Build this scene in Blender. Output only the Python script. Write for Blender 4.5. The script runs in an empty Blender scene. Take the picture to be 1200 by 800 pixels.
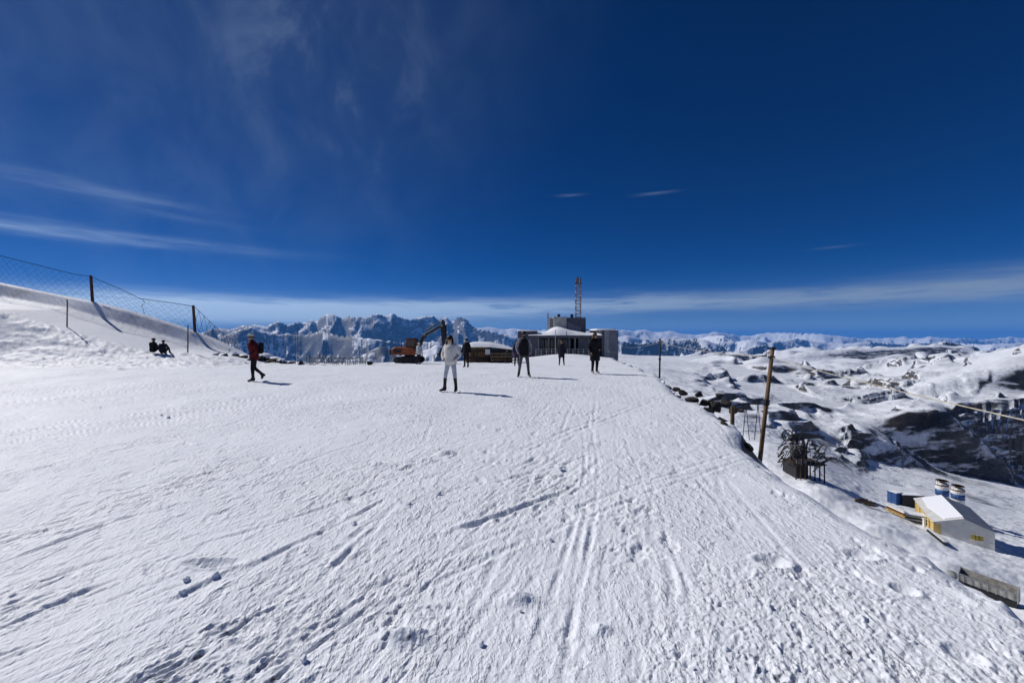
import bpy, bmesh, math, random
import numpy as np
from mathutils import Vector, Matrix

random.seed(7)
R = math.radians
scene = bpy.context.scene
col = scene.collection

# ------------------------------------------------------------------ camera, sky, sun, exposure
F = 480.0                      # focal length in photograph pixels (1200 wide)
HX, HY = 600.0, 392.0          # vanishing point of the level view axis
EYE = 1.65
cam_d = bpy.data.cameras.new('camera')
cam_d.sensor_width = 36.0
cam_d.lens = 36.0 * F / 1200.0
cam_d.shift_y = -(400.0 - HY) / 1200.0
cam_d.clip_start = 0.05
cam_d.clip_end = 300000.0
cam = bpy.data.objects.new('camera', cam_d)
cam.location = (0, 0, EYE)
cam.rotation_euler = (R(90), 0, 0)
col.objects.link(cam)
scene.camera = cam

SUN_AZ, SUN_EL = -62.0, 39.0   # azimuth measured from +Y towards +X
world = bpy.data.worlds.new('World')
scene.world = world
world.use_nodes = True


def build_world():
    nt = world.node_tree
    nt.nodes.clear()
    N = nt.nodes.new
    L = nt.links.new

    def math_(op, a, b=None, c=None):
        n = N('ShaderNodeMath')
        n.operation = op
        for i, v in enumerate((a, b, c)):
            if v is None:
                continue
            if isinstance(v, (int, float)):
                n.inputs[i].default_value = v
            else:
                L(v, n.inputs[i])
        return n.outputs[0]

    sky = N('ShaderNodeTexSky')
    sky.sky_type = 'NISHITA'
    sky.sun_disc = False
    sky.sun_elevation = R(SUN_EL)
    sky.sun_rotation = R(SUN_AZ)
    sky.altitude = 3000.0
    sky.air_density = 0.6
    sky.dust_density = 0.0
    sky.ozone_density = 5.0
    hsv = N('ShaderNodeHueSaturation')
    hsv.inputs['Hue'].default_value = 0.512
    hsv.inputs['Saturation'].default_value = 1.31
    hsv.inputs['Value'].default_value = 1.0
    L(sky.outputs[0], hsv.inputs['Color'])
    tc = N('ShaderNodeTexCoord')
    sep = N('ShaderNodeSeparateXYZ')
    L(tc.outputs['Generated'], sep.inputs[0])
    X, Y, Z = sep.outputs
    el = math_('MULTIPLY', math_('ARCSINE', Z), 57.2958)
    az = math_('MULTIPLY', math_('ARCTAN2', X, Y), 57.2958)
    comb = N('ShaderNodeCombineXYZ')
    L(math_('MULTIPLY', az, 0.035), comb.inputs[0])
    L(math_('MULTIPLY', el, 0.42), comb.inputs[1])

    def noise(vec, scale, detail, rough=0.55, dist=0.0):
        n = N('ShaderNodeTexNoise')
        n.inputs['Scale'].default_value = scale
        n.inputs['Detail'].default_value = detail
        n.inputs['Roughness'].default_value = rough
        n.inputs['Distortion'].default_value = dist
        L(vec, n.inputs['Vector'])
        return n.outputs[0]

    n1 = noise(comb.outputs[0], 1.3, 5, 0.6, 0.3)
    n2 = noise(comb.outputs[0], 3.4, 6, 0.6, 0.5)

    def ramp(v, a, b):
        n = N('ShaderNodeMapRange')
        n.interpolation_type = 'SMOOTHSTEP'
        n.inputs['From Min'].default_value = a
        n.inputs['From Max'].default_value = b
        L(v, n.inputs['Value'])
        return n.outputs[0]

    def band(e0, we, tilt=0.0, az0=0.0, wa=None, warp=0.0, src=None):
        """gaussian streak: elevation e0 (deg) + tilt * az, half-width we, azimuth window"""
        c = math_('ADD', math_('MULTIPLY', math_('SUBTRACT', az, az0), tilt), e0)
        d = math_('SUBTRACT', el, c)
        if warp:
            d = math_('ADD', d, math_('MULTIPLY', math_('SUBTRACT', src, 0.5), warp))
        d = math_('DIVIDE', d, we)
        g = math_('EXPONENT', math_('MULTIPLY', math_('MULTIPLY', d, d), -1.0))
        if wa:
            q = math_('DIVIDE', math_('SUBTRACT', az, az0), wa)
            q = math_('MULTIPLY', math_('MULTIPLY', q, q), -1.0)
            g = math_('MULTIPLY', g, math_('EXPONENT', q))
        return g

    # the long veil above the horizon
    veil = math_('MULTIPLY', band(3.7, 1.15, 0.014, 0, None, 2.0, n1), ramp(n2, 0.12, 0.62))
    veil = math_('MULTIPLY', veil, 1.0)
    veil2 = math_('MULTIPLY', band(2.4, 1.0, 0.004, -30, 22, 1.0, n2), 0.8)
    low = math_('MULTIPLY', band(0.6, 1.3, 0.0, 0, None, 0.6, n1), 0.16)
    # thin cirrus streaks higher up on the sunny side
    s1 = math_('MULTIPLY', math_('MULTIPLY', band(9.7, 0.55, 0.0, -50, 14, 0.9, n2), ramp(n1, 0.28, 0.62)), 0.5)
    s2 = math_('MULTIPLY', math_('MULTIPLY', band(13.6, 0.8, -0.07, -44, 9, 1.8, n2), ramp(n1, 0.3, 0.7)), 0.18)
    c3 = N('ShaderNodeCombineXYZ')
    L(math_('MULTIPLY', az, 0.09), c3.inputs[0])
    L(math_('MULTIPLY', el, 0.07), c3.inputs[1])
    n3 = noise(c3.outputs[0], 1.5, 7, 0.6, 0.45)
    wisp = math_('MULTIPLY', math_('MULTIPLY', band(32, 9, 0.0, -24, 9, 9.0, n3), ramp(n3, 0.48, 0.76)), 0.13)
    t1 = math_('MULTIPLY', band(18.0, 0.16, 0.0, 19.5, 2.2, 0.5, n2), 0.16)
    t2 = math_('MULTIPLY', band(18.6, 0.14, 0.01, 8.2, 1.6, 0.5, n2), 0.12)
    t3 = math_('MULTIPLY', band(9.5, 0.12, 0.0, 38.0, 1.8, 0.4, n2), 0.12)
    sd = Vector((math.sin(R(SUN_AZ)) * math.cos(R(SUN_EL)), math.cos(R(SUN_AZ)) * math.cos(R(SUN_EL)), math.sin(R(SUN_EL))))
    dp = N('ShaderNodeVectorMath')
    dp.operation = 'DOT_PRODUCT'
    L(tc.outputs['Generated'], dp.inputs[0])
    dp.inputs[1].default_value = sd
    sunny = ramp(dp.outputs['Value'], 0.45, 1.0)
    haze_hi = math_('MULTIPLY', math_('MULTIPLY', math_('ADD', ramp(n3, 0.25, 0.8), 0.5), sunny), 0.055)
    mask = veil
    for m in (veil2, low, s1, s2, wisp, haze_hi, t1, t2, t3):
        mask = math_('ADD', mask, m)
    mask = math_('MINIMUM', mask, 0.85)
    # clouds are brighter towards the sun
    glow = math_('ADD', math_('MULTIPLY', ramp(dp.outputs['Value'], -0.2, 1.0), 8.5), 6.0)
    cc = N('ShaderNodeCombineXYZ')
    L(math_('MULTIPLY', glow, 0.70), cc.inputs[0])
    L(math_('MULTIPLY', glow, 0.93), cc.inputs[1])
    L(math_('MULTIPLY', glow, 1.22), cc.inputs[2])
    mix = N('ShaderNodeMix')
    mix.data_type = 'RGBA'
    L(mask, mix.inputs[0])
    L(hsv.outputs[0], mix.inputs[6])
    L(cc.outputs[0], mix.inputs[7])
    bg = N('ShaderNodeBackground')
    bg.inputs['Strength'].default_value = 0.051
    L(mix.outputs[2], bg.inputs['Color'])
    out = N('ShaderNodeOutputWorld')
    L(bg.outputs[0], out.inputs['Surface'])


build_world()
sun_d = bpy.data.lights.new('sun', 'SUN')
sun_d.energy = 3.75
sun_d.angle = R(0.53)
sun_d.color = (1.0, 0.965, 0.92)
sun = bpy.data.objects.new('sun', sun_d)
sun.rotation_euler = (R(90 - SUN_EL), 0, R(180 - SUN_AZ) - math.pi)
sun.rotation_euler = Vector((math.sin(R(SUN_AZ)) * math.cos(R(SUN_EL)), math.cos(R(SUN_AZ)) * math.cos(R(SUN_EL)), math.sin(R(SUN_EL)))).to_track_quat('Z', 'Y').to_euler()
sun.location = (-40, 20, 60)
col.objects.link(sun)
vs = scene.view_settings
vs.view_transform = 'Standard'
vs.look = 'None'
vs.gamma = 1.0
vs.exposure = 0.0
vs.use_curve_mapping = False
scene.render.film_transparent = False
scene.cycles.max_bounces = 6
scene.cycles.diffuse_bounces = 3
scene.cycles.volume_bounces = 1
scene.cycles.use_denoising = True


def at(px, py, d):
    """the point at depth d (m) that stands on the ray of photograph pixel (px, py)"""
    return Vector(((px - HX) / F * d, d, EYE + (HY - py) / F * d))


# ------------------------------------------------------------------ numpy noise
def _hash(ix, iy, seed):
    h = (ix.astype(np.int64) * 374761393 + iy.astype(np.int64) * 668265263 + seed * 974711) & 0xFFFFFFFF
    h = ((h ^ (h >> 13)) * 1274126177) & 0xFFFFFFFF
    return (h ^ (h >> 16)) & 0xFFFFFFFF


def perlin(x, y, seed=0):
    ix = np.floor(x)
    iy = np.floor(y)
    fx = x - ix
    fy = y - iy
    u = fx * fx * fx * (fx * (fx * 6 - 15) + 10)
    v = fy * fy * fy * (fy * (fy * 6 - 15) + 10)

    def g(dx, dy):
        a = _hash(ix + dx, iy + dy, seed) * (2 * math.pi / 4294967296.0)
        return np.cos(a) * (fx - dx) + np.sin(a) * (fy - dy)
    a = g(0, 0)
    b = g(1, 0)
    c = g(0, 1)
    d = g(1, 1)
    return ((a + (b - a) * u) + ((c + (d - c) * u) - (a + (b - a) * u)) * v) * 1.5


def fbm(x, y, octs, seed=0, gain=0.5, ridged=False):
    s = 0.0
    a = 1.0
    n = 0.0
    for i in range(octs):
        p = perlin(x * 2 ** i + 17.3 * i, y * 2 ** i - 9.1 * i, seed + i)
        if ridged:
            p = 1 - 2 * np.abs(p) if i else 1 - 2.6 * np.abs(p)
        s = s + a * p
        n += a
        a *= gain
    return s / n


def sstep(a, b, x):
    t = np.clip((x - a) / (b - a), 0, 1)
    return t * t * (3 - 2 * t)


def smax(a, b, k):
    h = np.clip(0.5 + 0.5 * (a - b) / k, 0, 1)
    return b + (a - b) * h + k * h * (1 - h)


# ------------------------------------------------------------------ lie of the land
CREST_PX = [-400, 0, 60, 108, 150, 200, 228, 255, 300]
CREST_PY = [232, 331, 343.5, 353, 363, 378, 388, 402, 424]
BASE_PX = [-400, 0, 50, 100, 150, 175, 250, 300]
BASE_PY = [300, 363, 379, 393, 406, 412, 417, 424]
CREST_D, BASE_D = 31.0, 26.0


def crest_z(x):
    return EYE + (HY - np.interp(x / CREST_D * F + HX, CREST_PX, CREST_PY)) / F * CREST_D


def base_z(x):
    return EYE + (HY - np.interp(x / BASE_D * F + HX, BASE_PX, BASE_PY)) / F * BASE_D


def edge_x(y):
    return 2.42 + 0.205 * y


def plateau(x, y):
    z = np.interp(y, [-60, 0, 18, 28, 36, 70, 120, 200], [0.3, 0, 0, -.45, -.8, -2.4, -7, -20])
    z = z + 0.75 * np.exp(-((x - 8.0) / 5.5) ** 2 - ((y - 60) / 6.0) ** 2)
    # the piste rises a little to the sunny side
    z = z + 0.10 * sstep(-6, -22, x) * sstep(10, 20, y)
    # rough bank and wind-blown berm
    left = sstep(-13.5, -18.5, x)
    zb = base_z(x)
    zc = crest_z(x)
    rough = z + (zb - z) * sstep(21.0, BASE_D + 0.3, y) ** 1.1
    t = np.clip((y - BASE_D) / (CREST_D - BASE_D), 0, 1)
    prof = np.interp(t, [0, .35, .66, .79, .95, 1.0], [0, .09, .22, .33, .975, 1.0])
    berm = zb + (zc - zb) * prof
    berm = np.where(y > CREST_D, zc - 0.22 * (y - CREST_D) - 0.02 * (y - CREST_D) ** 2, berm)
    hill = np.where(y < BASE_D, rough, berm)
    z = z + (hill - z) * left
    # where the summit flat ends
    yb = np.interp(x, [-60, -20, -13, -10, -6, -1, 3, 20], [60, 40, 29, 38, 42, 60, 92, 96])
    over = np.maximum(y - yb, 0)
    z = z - 0.55 * np.maximum(over - 0.5, 0) - 0.25 * np.minimum(over, .5)
    return z


TCOL = [-900, 300, 600, 700, 760, 850, 900, 960, 1020, 1100, 1200, 1320, 1700]
TDAT = {
    300: [(10, 2100), (100, 640), (1000, 460), (3000, 440), (8000, 432)],
    600: [(10, 2100), (100, 620), (1000, 450), (6000, 428)],
    700: [(10, 2100), (100, 580), (250, 470), (450, 432), (1500, 416), (5000, 408), (9000, 412)],
    760: [(10, 2100), (100, 580), (250, 462), (420, 433), (1000, 424), (2500, 418), (3200, 421), (7000, 424)],
    850: [(10, 2100), (40, 860), (100, 580), (184, 486), (250, 470), (350, 458), (600, 445), (1000, 433), (2000, 421), (3000, 415), (6000, 417), (9000, 420)],
    900: [(10, 2100), (40, 860), (100, 580), (136, 519), (180, 500), (250, 484), (400, 464), (800, 442), (1500, 428), (3000, 420), (6000, 420), (9000, 421)],
    960: [(10, 2100), (40, 860), (97, 568), (130, 545), (180, 522), (260, 500), (400, 476), (700, 453), (1300, 434), (2540, 424), (2580, 411), (3500, 412), (6000, 422)],
    1020: [(10, 2100), (40, 860), (78, 612), (100, 592), (140, 566), (200, 547), (230, 538), (240, 518), (248, 504), (450, 478), (700, 455), (1200, 438), (2530, 422), (2570, 407), (3500, 410), (6000, 424)],
    1100: [(10, 2100), (36, 900), (65, 655), (86, 626), (110, 600), (160, 573), (230, 559), (303, 552), (316, 512), (330, 473), (380, 469), (512, 465), (550, 447), (800, 430), (1300, 421), (2520, 418), (2560, 403), (3500, 408), (6000, 425)],
    1200: [(10, 2200), (30, 930), (52, 720), (70, 672), (90, 640), (140, 606), (220, 582), (382, 566), (402, 520), (422, 474), (480, 465), (540, 459), (575, 428), (660, 413), (780, 405), (900, 406), (1200, 414), (2500, 424)],
    1320: [(10, 2300), (30, 940), (45, 770), (60, 705), (88, 662), (140, 620), (220, 590), (465, 566), (490, 520), (514, 472), (580, 455), (640, 448), (690, 408), (760, 396), (880, 390), (1000, 394), (1300, 410), (2500, 424)],
}
TDAT[-900] = TDAT[300]
TDAT[1700] = TDAT[1320]
_LG = np.linspace(math.log(8), math.log(60000), 900)


def _table():
    rows = []
    for c in TCOL:
        d, p = zip(*TDAT[c])
        rows.append(np.interp(_LG, np.log(d), p))
    return np.array(rows)


TTAB = _table()
PXG = np.arange(-900, 1701, 10.0)
_T2 = np.array([np.interp(PXG, TCOL, TTAB[:, i]) for i in range(len(_LG))]).T
_ker = np.exp(-(np.arange(-5, 6) / 2.6) ** 2)
_ker /= _ker.sum()
_pad = np.pad(_T2, ((5, 5), (0, 0)), mode='edge')
_T2 = sum(_pad[i:i + _T2.shape[0]] * _ker[i] for i in range(11))


def table(px, d):
    gx = np.clip((px - PXG[0]) / 10.0, 0, len(PXG) - 1.001)
    gy = np.clip((np.log(d) - _LG[0]) / (_LG[1] - _LG[0]), 0, len(_LG) - 1.001)
    i = gx.astype(int)
    j = gy.astype(int)
    a = gx - i
    b = gy - j
    return (_T2[i, j] * (1 - a) * (1 - b) + _T2[i + 1, j] * a * (1 - b) + _T2[i, j + 1] * (1 - a) * b + _T2[i + 1, j + 1] * a * b)


SKY_A = [(-900, 380), (-400, 374), (-100, 380), (120, 384), (200, 387), (232, 390), (255, 383), (270, 385), (282, 381), (298, 379.5), (313, 382), (320, 378), (327, 375), (336, 380), (345, 377.5), (360, 377), (364, 373), (371, 377), (376, 372), (385, 366), (392, 368), (399, 371.5), (405, 371), (413, 370), (421, 371.5), (430, 371.5), (437, 368), (445, 367), (450, 369), (456, 368.5), (460, 366), (466, 369.5), (470, 371.5), (480, 373.5), (490, 372), (497, 370), (503, 369), (508, 370), (514, 374.5), (518, 371), (524, 371), (531, 376.5), (536, 371), (541, 371), (547, 374), (553, 381), (560, 384), (575, 388), (600, 394), (640, 400), (900, 420), (1700, 420)]
SKY_B = [(-900, 392), (-200, 396), (180, 400), (236, 393), (246, 384), (249, 383), (255, 394), (262, 393), (275, 387), (293, 382), (305, 387), (318, 391), (340, 390), (365, 390), (378, 386), (392, 391), (420, 395), (450, 398), (480, 402), (505, 399), (530, 403), (560, 404), (600, 404), (640, 412), (900, 425), (1700, 425)]
SKY_C = [(-900, 436), (300, 432), (385, 428), (420, 419), (436, 409), (446, 404), (456, 408), (470, 416), (490, 412), (512, 404), (525, 407), (560, 411), (600, 418), (700, 430), (1700, 430)]
SKY_D = [(-900, 430), (480, 420), (540, 388), (560, 383), (570, 382.5), (580, 383.5), (590, 385), (600, 384), (612, 386), (650, 386), (700, 385), (730, 386), (745, 387), (757, 385), (768, 388), (785, 387), (800, 390), (815, 392), (826, 390), (840, 388), (850, 389.5), (858, 391), (868, 393), (880, 393), (890, 390), (910, 389), (930, 389.3), (950, 390), (965, 391), (978, 392.5), (1000, 395), (1012, 396), (1040, 395), (1060, 394), (1075, 396), (1090, 394), (1110, 396), (1130, 395.5), (1150, 398), (1165, 396), (1182, 394), (1200, 396), (1300, 395), (1700, 396)]
SKY_E = [(-900, 430), (560, 425), (600, 396), (650, 394), (700, 395), (735, 393), (760, 397), (790, 394), (812, 398), (830, 393), (848, 392), (862, 400), (880, 397), (900, 401), (930, 396), (960, 400), (990, 402), (1020, 400), (1060, 403), (1100, 400), (1150, 403), (1200, 401), (1700, 402)]
SKY_G = [(-900, 440), (640, 430), (690, 404), (725, 399), (752, 402), (780, 397), (812, 396), (828, 398), (846, 405), (856, 414), (880, 406), (896, 403), (912, 410), (940, 405), (968, 411), (1000, 408), (1040, 412), (1080, 409), (1130, 412), (1180, 408), (1240, 411), (1700, 410)]
LAYERS = [(12000., SKY_A, .92, 1.1), (7800., SKY_B, .80, 1.0), (5200., SKY_C, .75, 1.0), (26000., SKY_D, .36, .24), (15000., SKY_E, .58, .55), (7200., SKY_G, .66, .95)]


def far_land(x, y, px):
    """mountain ranges beyond 3.5 km"""
    d = np.maximum(y, 1000.)
    wx = x / 1000.
    wy = y / 1000.
    warp = fbm(wx * 0.35, wy * 0.35, 3, 50) * 0.9
    rid = fbm(wx * 2.0 + warp, wy * 1.5 - warp, 6, 60, 0.55, True)
    fine = fbm(wx * 0.5, wy * 0.5, 3, 80, 0.5)
    rib = fbm(px / 26.0 + warp * 1.2, wy * 0.33 + warp, 5, 85, 0.55, True)
    jag = fbm(px / 9.0, wy * 0.05, 4, 90, 0.6)
    z = np.full_like(x, -1100.) + 180 * rid
    for D, sk, sl, rf in LAYERS:
        sx, sy = zip(*sk)
        dd = D * (1 + 0.05 * np.sin(px / 61.0 + D) + 0.03 * np.sin(px / 23.0 + 2 * D))
        top = EYE + (HY - np.interp(px, sx, sy) - jag * (1.6 if sl > .7 else .4)) / F * dd
        off = np.abs(d - dd)
        sc = D / 16000.
        body = top - sl * off * np.where(d > dd, 1.4, 1.0)
        rough = (1 - np.exp(-off / (700 * sc + 200))) * (230 * sc + 70) * np.sqrt(rf)
        body = body + rough * (rid * 1.15 - 0.25) + rough * 0.8 * fine
        body = body + (1 - np.exp(-off / (500 * sc + 150))) * (560 * sc + 60) * rf * (rib - 0.75)
        body = np.where(d > dd, np.minimum(body, top * d / dd - 0.02 * off), body)
        z = np.maximum(z, body)
    return z


def land(x, y):
    """coarse ground height anywhere"""
    d = np.maximum(y, 8.0)
    px = np.where(y > 0.5, x / np.maximum(y, .5) * F + HX, np.where(x > 0, 1700., -900.))
    px = np.clip(px, -900, 1700)
    P = plateau(x, y)
    lg = np.log(d)
    py = table(px, d)
    # strata: broken rock terraces on the open mountainside
    n = fbm(px / 125.0 + 3.1, lg * 3.6, 3, 21, .42)
    n2 = fbm(px / 120.0, lg * 2.1, 3, 33)
    n3 = fbm(px / 40.0, lg * 20.0, 4, 35, .6)
    n4 = fbm(px / 60.0 + 7.7, lg * 3.4, 3, 37)

    def terrace(step, warp, r0):
        w = n * warp + n3 * 1.1 + (px - 900) * 0.035
        q = (py + w) / step
        fq = q - np.floor(q)
        return (np.floor(q) + sstep(r0, .97, fq)) * step - w
    zone = sstep(790, 850, px) * sstep(130, 200, d) * (1 - sstep(3200, 5000, d)) * (1 - sstep(995, 1030, px) * (1 - sstep(300, 420, d)))
    m1 = sstep(-0.02, 0.14, n2) * zone
    m2 = sstep(0.12, 0.28, n4) * zone
    py = py + (terrace(13.0, 22, .78) - py) * m1 * .9
    py = py + (terrace(6.5, 24, .74) - py) * m2 * .6
    zt = EYE + (HY - py) / F * d
    # wind-shaped snow and broken ground, proportional to distance
    amp = 0.0045 * np.minimum(d, 3500) * sstep(20, 90, d)
    zt = zt + amp * (fbm(px / 90.0, lg * 5.0, 4, 41, .42) * 1.5 + 0.2 * n3)
    # gullied, broken rock wall
    fd = np.interp(px, [1000, 1020, 1100, 1200, 1320], [228, 239, 316, 402, 490])
    face = sstep(1005, 1050, px) * np.exp(-((d - fd) / (fd * .10)) ** 2)
    zt = zt + face * (fbm(x / 22.0 + zt / 30.0, y / 22.0, 5, 44, 0.62) * 6.0 + fbm(x / 6.0, y / 6.0 + zt / 9.0, 3, 48, .6) * 2.2)
    k = np.clip(0.03 * d, 0.35, 3.0)
    ex = edge_x(y) + 0.28 * fbm(y / 2.3, y * 0 + 4.0, 3, 12) + 0.16 * np.sin(y * 0.9)
    dl = (x - ex) * 0.98
    steep = P - 1.05 * np.maximum(dl, 0) - 0.22 * sstep(-0.3, 0.4, dl)
    low = np.where(y < 75, np.minimum(zt, P - 0.9 - 0.3 * sstep(0, 3, dl)), zt)
    z = P + (smax(steep, low, k) - P) * sstep(-0.7, 0.1, dl)
    z = np.where(y < 3.0, np.where(dl < -0.8, P, np.maximum(steep, -30)), z)
    # beyond the summit flat on the sunny side the land just drops
    z = np.where(y > 60, np.maximum(z, zt), z)
    if np.any(d > 3000):
        fl = far_land(x, y, px)
        w = sstep(3300, 4600, d)
        z = np.where(d > 3000, z + (np.maximum(fl, np.where(d < 9000, z, -1e9)) - z) * w, z)
    return z


def land_at(x, y):
    return float(land(np.array([float(x)]), np.array([float(y)]))[0])


# ------------------------------------------------------------------ materials
MATS = {}


def mat(name, base, rough=0.6, metallic=0.0, var=0.0, vscale=8.0, bump=0.0, bscale=40.0, col2=None, spec=0.3):
    """plain procedural material: base colour broken up by noise, fine relief"""
    if name in MATS:
        return MATS[name]
    m = bpy.data.materials.new(name)
    m.use_nodes = True
    nt = m.node_tree
    b = nt.nodes['Principled BSDF']
    b.inputs['Roughness'].default_value = rough
    b.inputs['Metallic'].default_value = metallic
    b.inputs['Specular IOR Level'].default_value = spec
    c = (*base, 1)
    b.inputs['Base Color'].default_value = c
    tc = nt.nodes.new('ShaderNodeTexCoord')
    if var or col2:
        n = nt.nodes.new('ShaderNodeTexNoise')
        n.inputs['Scale'].default_value = vscale
        n.inputs['Detail'].default_value = 6
        nt.links.new(tc.outputs['Object'], n.inputs['Vector'])
        r = nt.nodes.new('ShaderNodeValToRGB')
        r.color_ramp.elements[0].position = .35
        r.color_ramp.elements[1].position = .68
        lo = col2 if col2 else tuple(v * (1 - var) for v in base)
        hi = base if col2 else tuple(min(1, v * (1 + var)) for v in base)
        r.color_ramp.elements[0].color = (*lo, 1)
        r.color_ramp.elements[1].color = (*hi, 1)
        nt.links.new(n.outputs[0], r.inputs[0])
        nt.links.new(r.outputs[0], b.inputs['Base Color'])
    if bump:
        n = nt.nodes.new('ShaderNodeTexNoise')
        n.inputs['Scale'].default_value = bscale
        n.inputs['Detail'].default_value = 4
        nt.links.new(tc.outputs['Object'], n.inputs['Vector'])
        bp = nt.nodes.new('ShaderNodeBump')
        bp.inputs['Strength'].default_value = bump
        bp.inputs['Distance'].default_value = 0.02
        nt.links.new(n.outputs[0], bp.inputs['Height'])
        nt.links.new(bp.outputs[0], b.inputs['Normal'])
    MATS[name] = m
    return m


SNOW = (0.83, 0.86, 0.92)


def land_material(name, far):
    m = bpy.data.materials.new(name)
    m.use_nodes = True
    nt = m.node_tree
    N = nt.nodes.new
    L = nt.links.new
    b = nt.nodes['Principled BSDF']
    b.inputs['Roughness'].default_value = 0.62
    b.inputs['Specular IOR Level'].default_value = 0.25
    tc = N('ShaderNodeTexCoord')
    geo = N('ShaderNodeNewGeometry')

    def noise(scale, detail, rough=.6, vec=None):
        n = N('ShaderNodeTexNoise')
        n.inputs['Scale'].default_value = scale
        n.inputs['Detail'].default_value = detail
        n.inputs['Roughness'].default_value = rough
        L(vec or tc.outputs['Object'], n.inputs['Vector'])
        return n.outputs[0]

    def ma(op, a, b_=None, c=None):
        n = N('ShaderNodeMath')
        n.operation = op
        for i, v in enumerate((a, b_, c)):
            if v is None:
                continue
            if isinstance(v, (int, float)):
                n.inputs[i].default_value = v
            else:
                L(v, n.inputs[i])
        return n.outputs[0]

    def ramp(v, a, b_):
        n = N('ShaderNodeMapRange')
        n.interpolation_type = 'SMOOTHSTEP'
        n.inputs['From Min'].default_value = a
        n.inputs['From Max'].default_value = b_
        L(v, n.inputs['Value'])
        return n.outputs[0]

    def mixc(f, a, b_):
        n = N('ShaderNodeMix')
        n.data_type = 'RGBA'
        L(f, n.inputs[0])
        for i, v in ((6, a), (7, b_)):
            if isinstance(v, tuple):
                n.inputs[i].default_value = (*v, 1)
            else:
                L(v, n.inputs[i])
        return n.outputs[2]

    sep = N('ShaderNodeSeparateXYZ')
    L(geo.outputs['Normal'], sep.inputs[0])
    nz = sep.outputs[2]
    posn = N('ShaderNodeSeparateXYZ')
    L(geo.outputs['Position'], posn.inputs[0])
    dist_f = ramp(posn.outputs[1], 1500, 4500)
    if far:
        sep2 = N('ShaderNodeSeparateXYZ')
        L(geo.outputs['True Normal'], sep2.inputs[0])
        nz = ma('ADD', ma('MULTIPLY', sep2.outputs[2], dist_f), ma('MULTIPLY', nz, ma('SUBTRACT', 1.0, dist_f)))
        nz = ma('SUBTRACT', nz, ma('ADD', ma('MULTIPLY', ma('SUBTRACT', 1.0, dist_f), 0.18), -0.035))
    if far:
        big = noise(0.0016, 10, .62)
        mid = noise(0.012, 9, .65)
        lo, hi = 0.66, 0.76
        wgt = 0.62
    else:
        big = noise(0.35, 8, .6)
        mid = noise(2.2, 6, .6)
        lo, hi = 0.52, 0.72
        wgt = 0.25
    val = ma('ADD', nz, ma('MULTIPLY', ma('SUBTRACT', big, 0.5), wgt))
    val = ma('ADD', val, ma('MULTIPLY', ma('SUBTRACT', mid, 0.5), wgt * .55))
    snow_f = ramp(val, lo, hi)
    if far:
        # below the tree line the far slopes are forest and bare ground
        low = ramp(ma('ADD', posn.outputs[2], ma('MULTIPLY', ma('SUBTRACT', big, .5), 900)), -900, -560)
        snow_f = ma('MULTIPLY', snow_f, low)
        st = N('ShaderNodeMapping')
        st.inputs['Scale'].default_value = (0.006, 0.006, 0.035)
        L(tc.outputs['Object'], st.inputs[0])
        strata = noise(1.0, 7, .65, st.outputs[0])
        sm = N('ShaderNodeMapping')
        sm.inputs['Rotation'].default_value = (0.0, R(28), R(20))
        sm.inputs['Scale'].default_value = (0.02, 0.02, 0.16)
        L(tc.outputs['Object'], sm.inputs[0])
        ledge = ramp(noise(1.0, 7, .64, sm.outputs[0]), .50, .60)
        thr = ma('MULTIPLY', ledge, ma('SUBTRACT', 1.0, dist_f))
        snow_f = ma('MAXIMUM', snow_f, ma('MULTIPLY', thr, ramp(nz, .12, .5)))
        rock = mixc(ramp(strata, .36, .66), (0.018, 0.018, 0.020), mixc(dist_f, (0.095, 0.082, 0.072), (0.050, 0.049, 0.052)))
    else:
        rock = mixc(ramp(mid, .35, .7), (0.030, 0.027, 0.026), (0.12, 0.105, 0.09))
    sn = mixc(ramp(noise(0.9 if not far else 0.004, 5), .3, .75), SNOW, tuple(v * .955 for v in SNOW))
    L(mixc(snow_f, rock, sn), b.inputs['Base Color'])
    # fine relief
    bp = N('ShaderNodeBump')
    bp.inputs['Strength'].default_value = 0.6 if not far else 0.9
    bp.inputs['Distance'].default_value = 0.012 if not far else 1.0
    if far:
        h = ma('ADD', ma('MULTIPLY', mid, 12.0), ma('MULTIPLY', noise(0.09, 6, .6), 2.2))
        bp.inputs['Distance'].default_value = 1.0
    else:
        mp = N('ShaderNodeMapping')
        mp.inputs['Rotation'].default_value = (0, 0, R(32))
        mp.inputs['Scale'].default_value = (1.0, 0.55, 1.0)
        L(tc.outputs['Object'], mp.inputs[0])
        pt = ramp(noise(.55, 3, .6, mp.outputs[0]), .32, .68)
        h = ma('ADD', ma('MULTIPLY', noise(75, 3), .55), ma('MULTIPLY', ramp(noise(26, 4, .6, mp.outputs[0]), .45, .75), ma('ADD', ma('MULTIPLY', pt, 1.1), .35)))
        h = ma('ADD', h, ma('MULTIPLY', ramp(noise(9, 5, .62, mp.outputs[0]), .50, .70), ma('ADD', ma('MULTIPLY', pt, 2.4), .35)))
        h = ma('SUBTRACT', h, ma('MULTIPLY', ramp(noise(6.3, 5, .62, mp.outputs[0]), .55, .70), ma('ADD', ma('MULTIPLY', pt, 2.4), .35)))
    L(h, bp.inputs['Height'])
    L(bp.outputs[0], b.inputs['Normal'])
    return m


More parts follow.
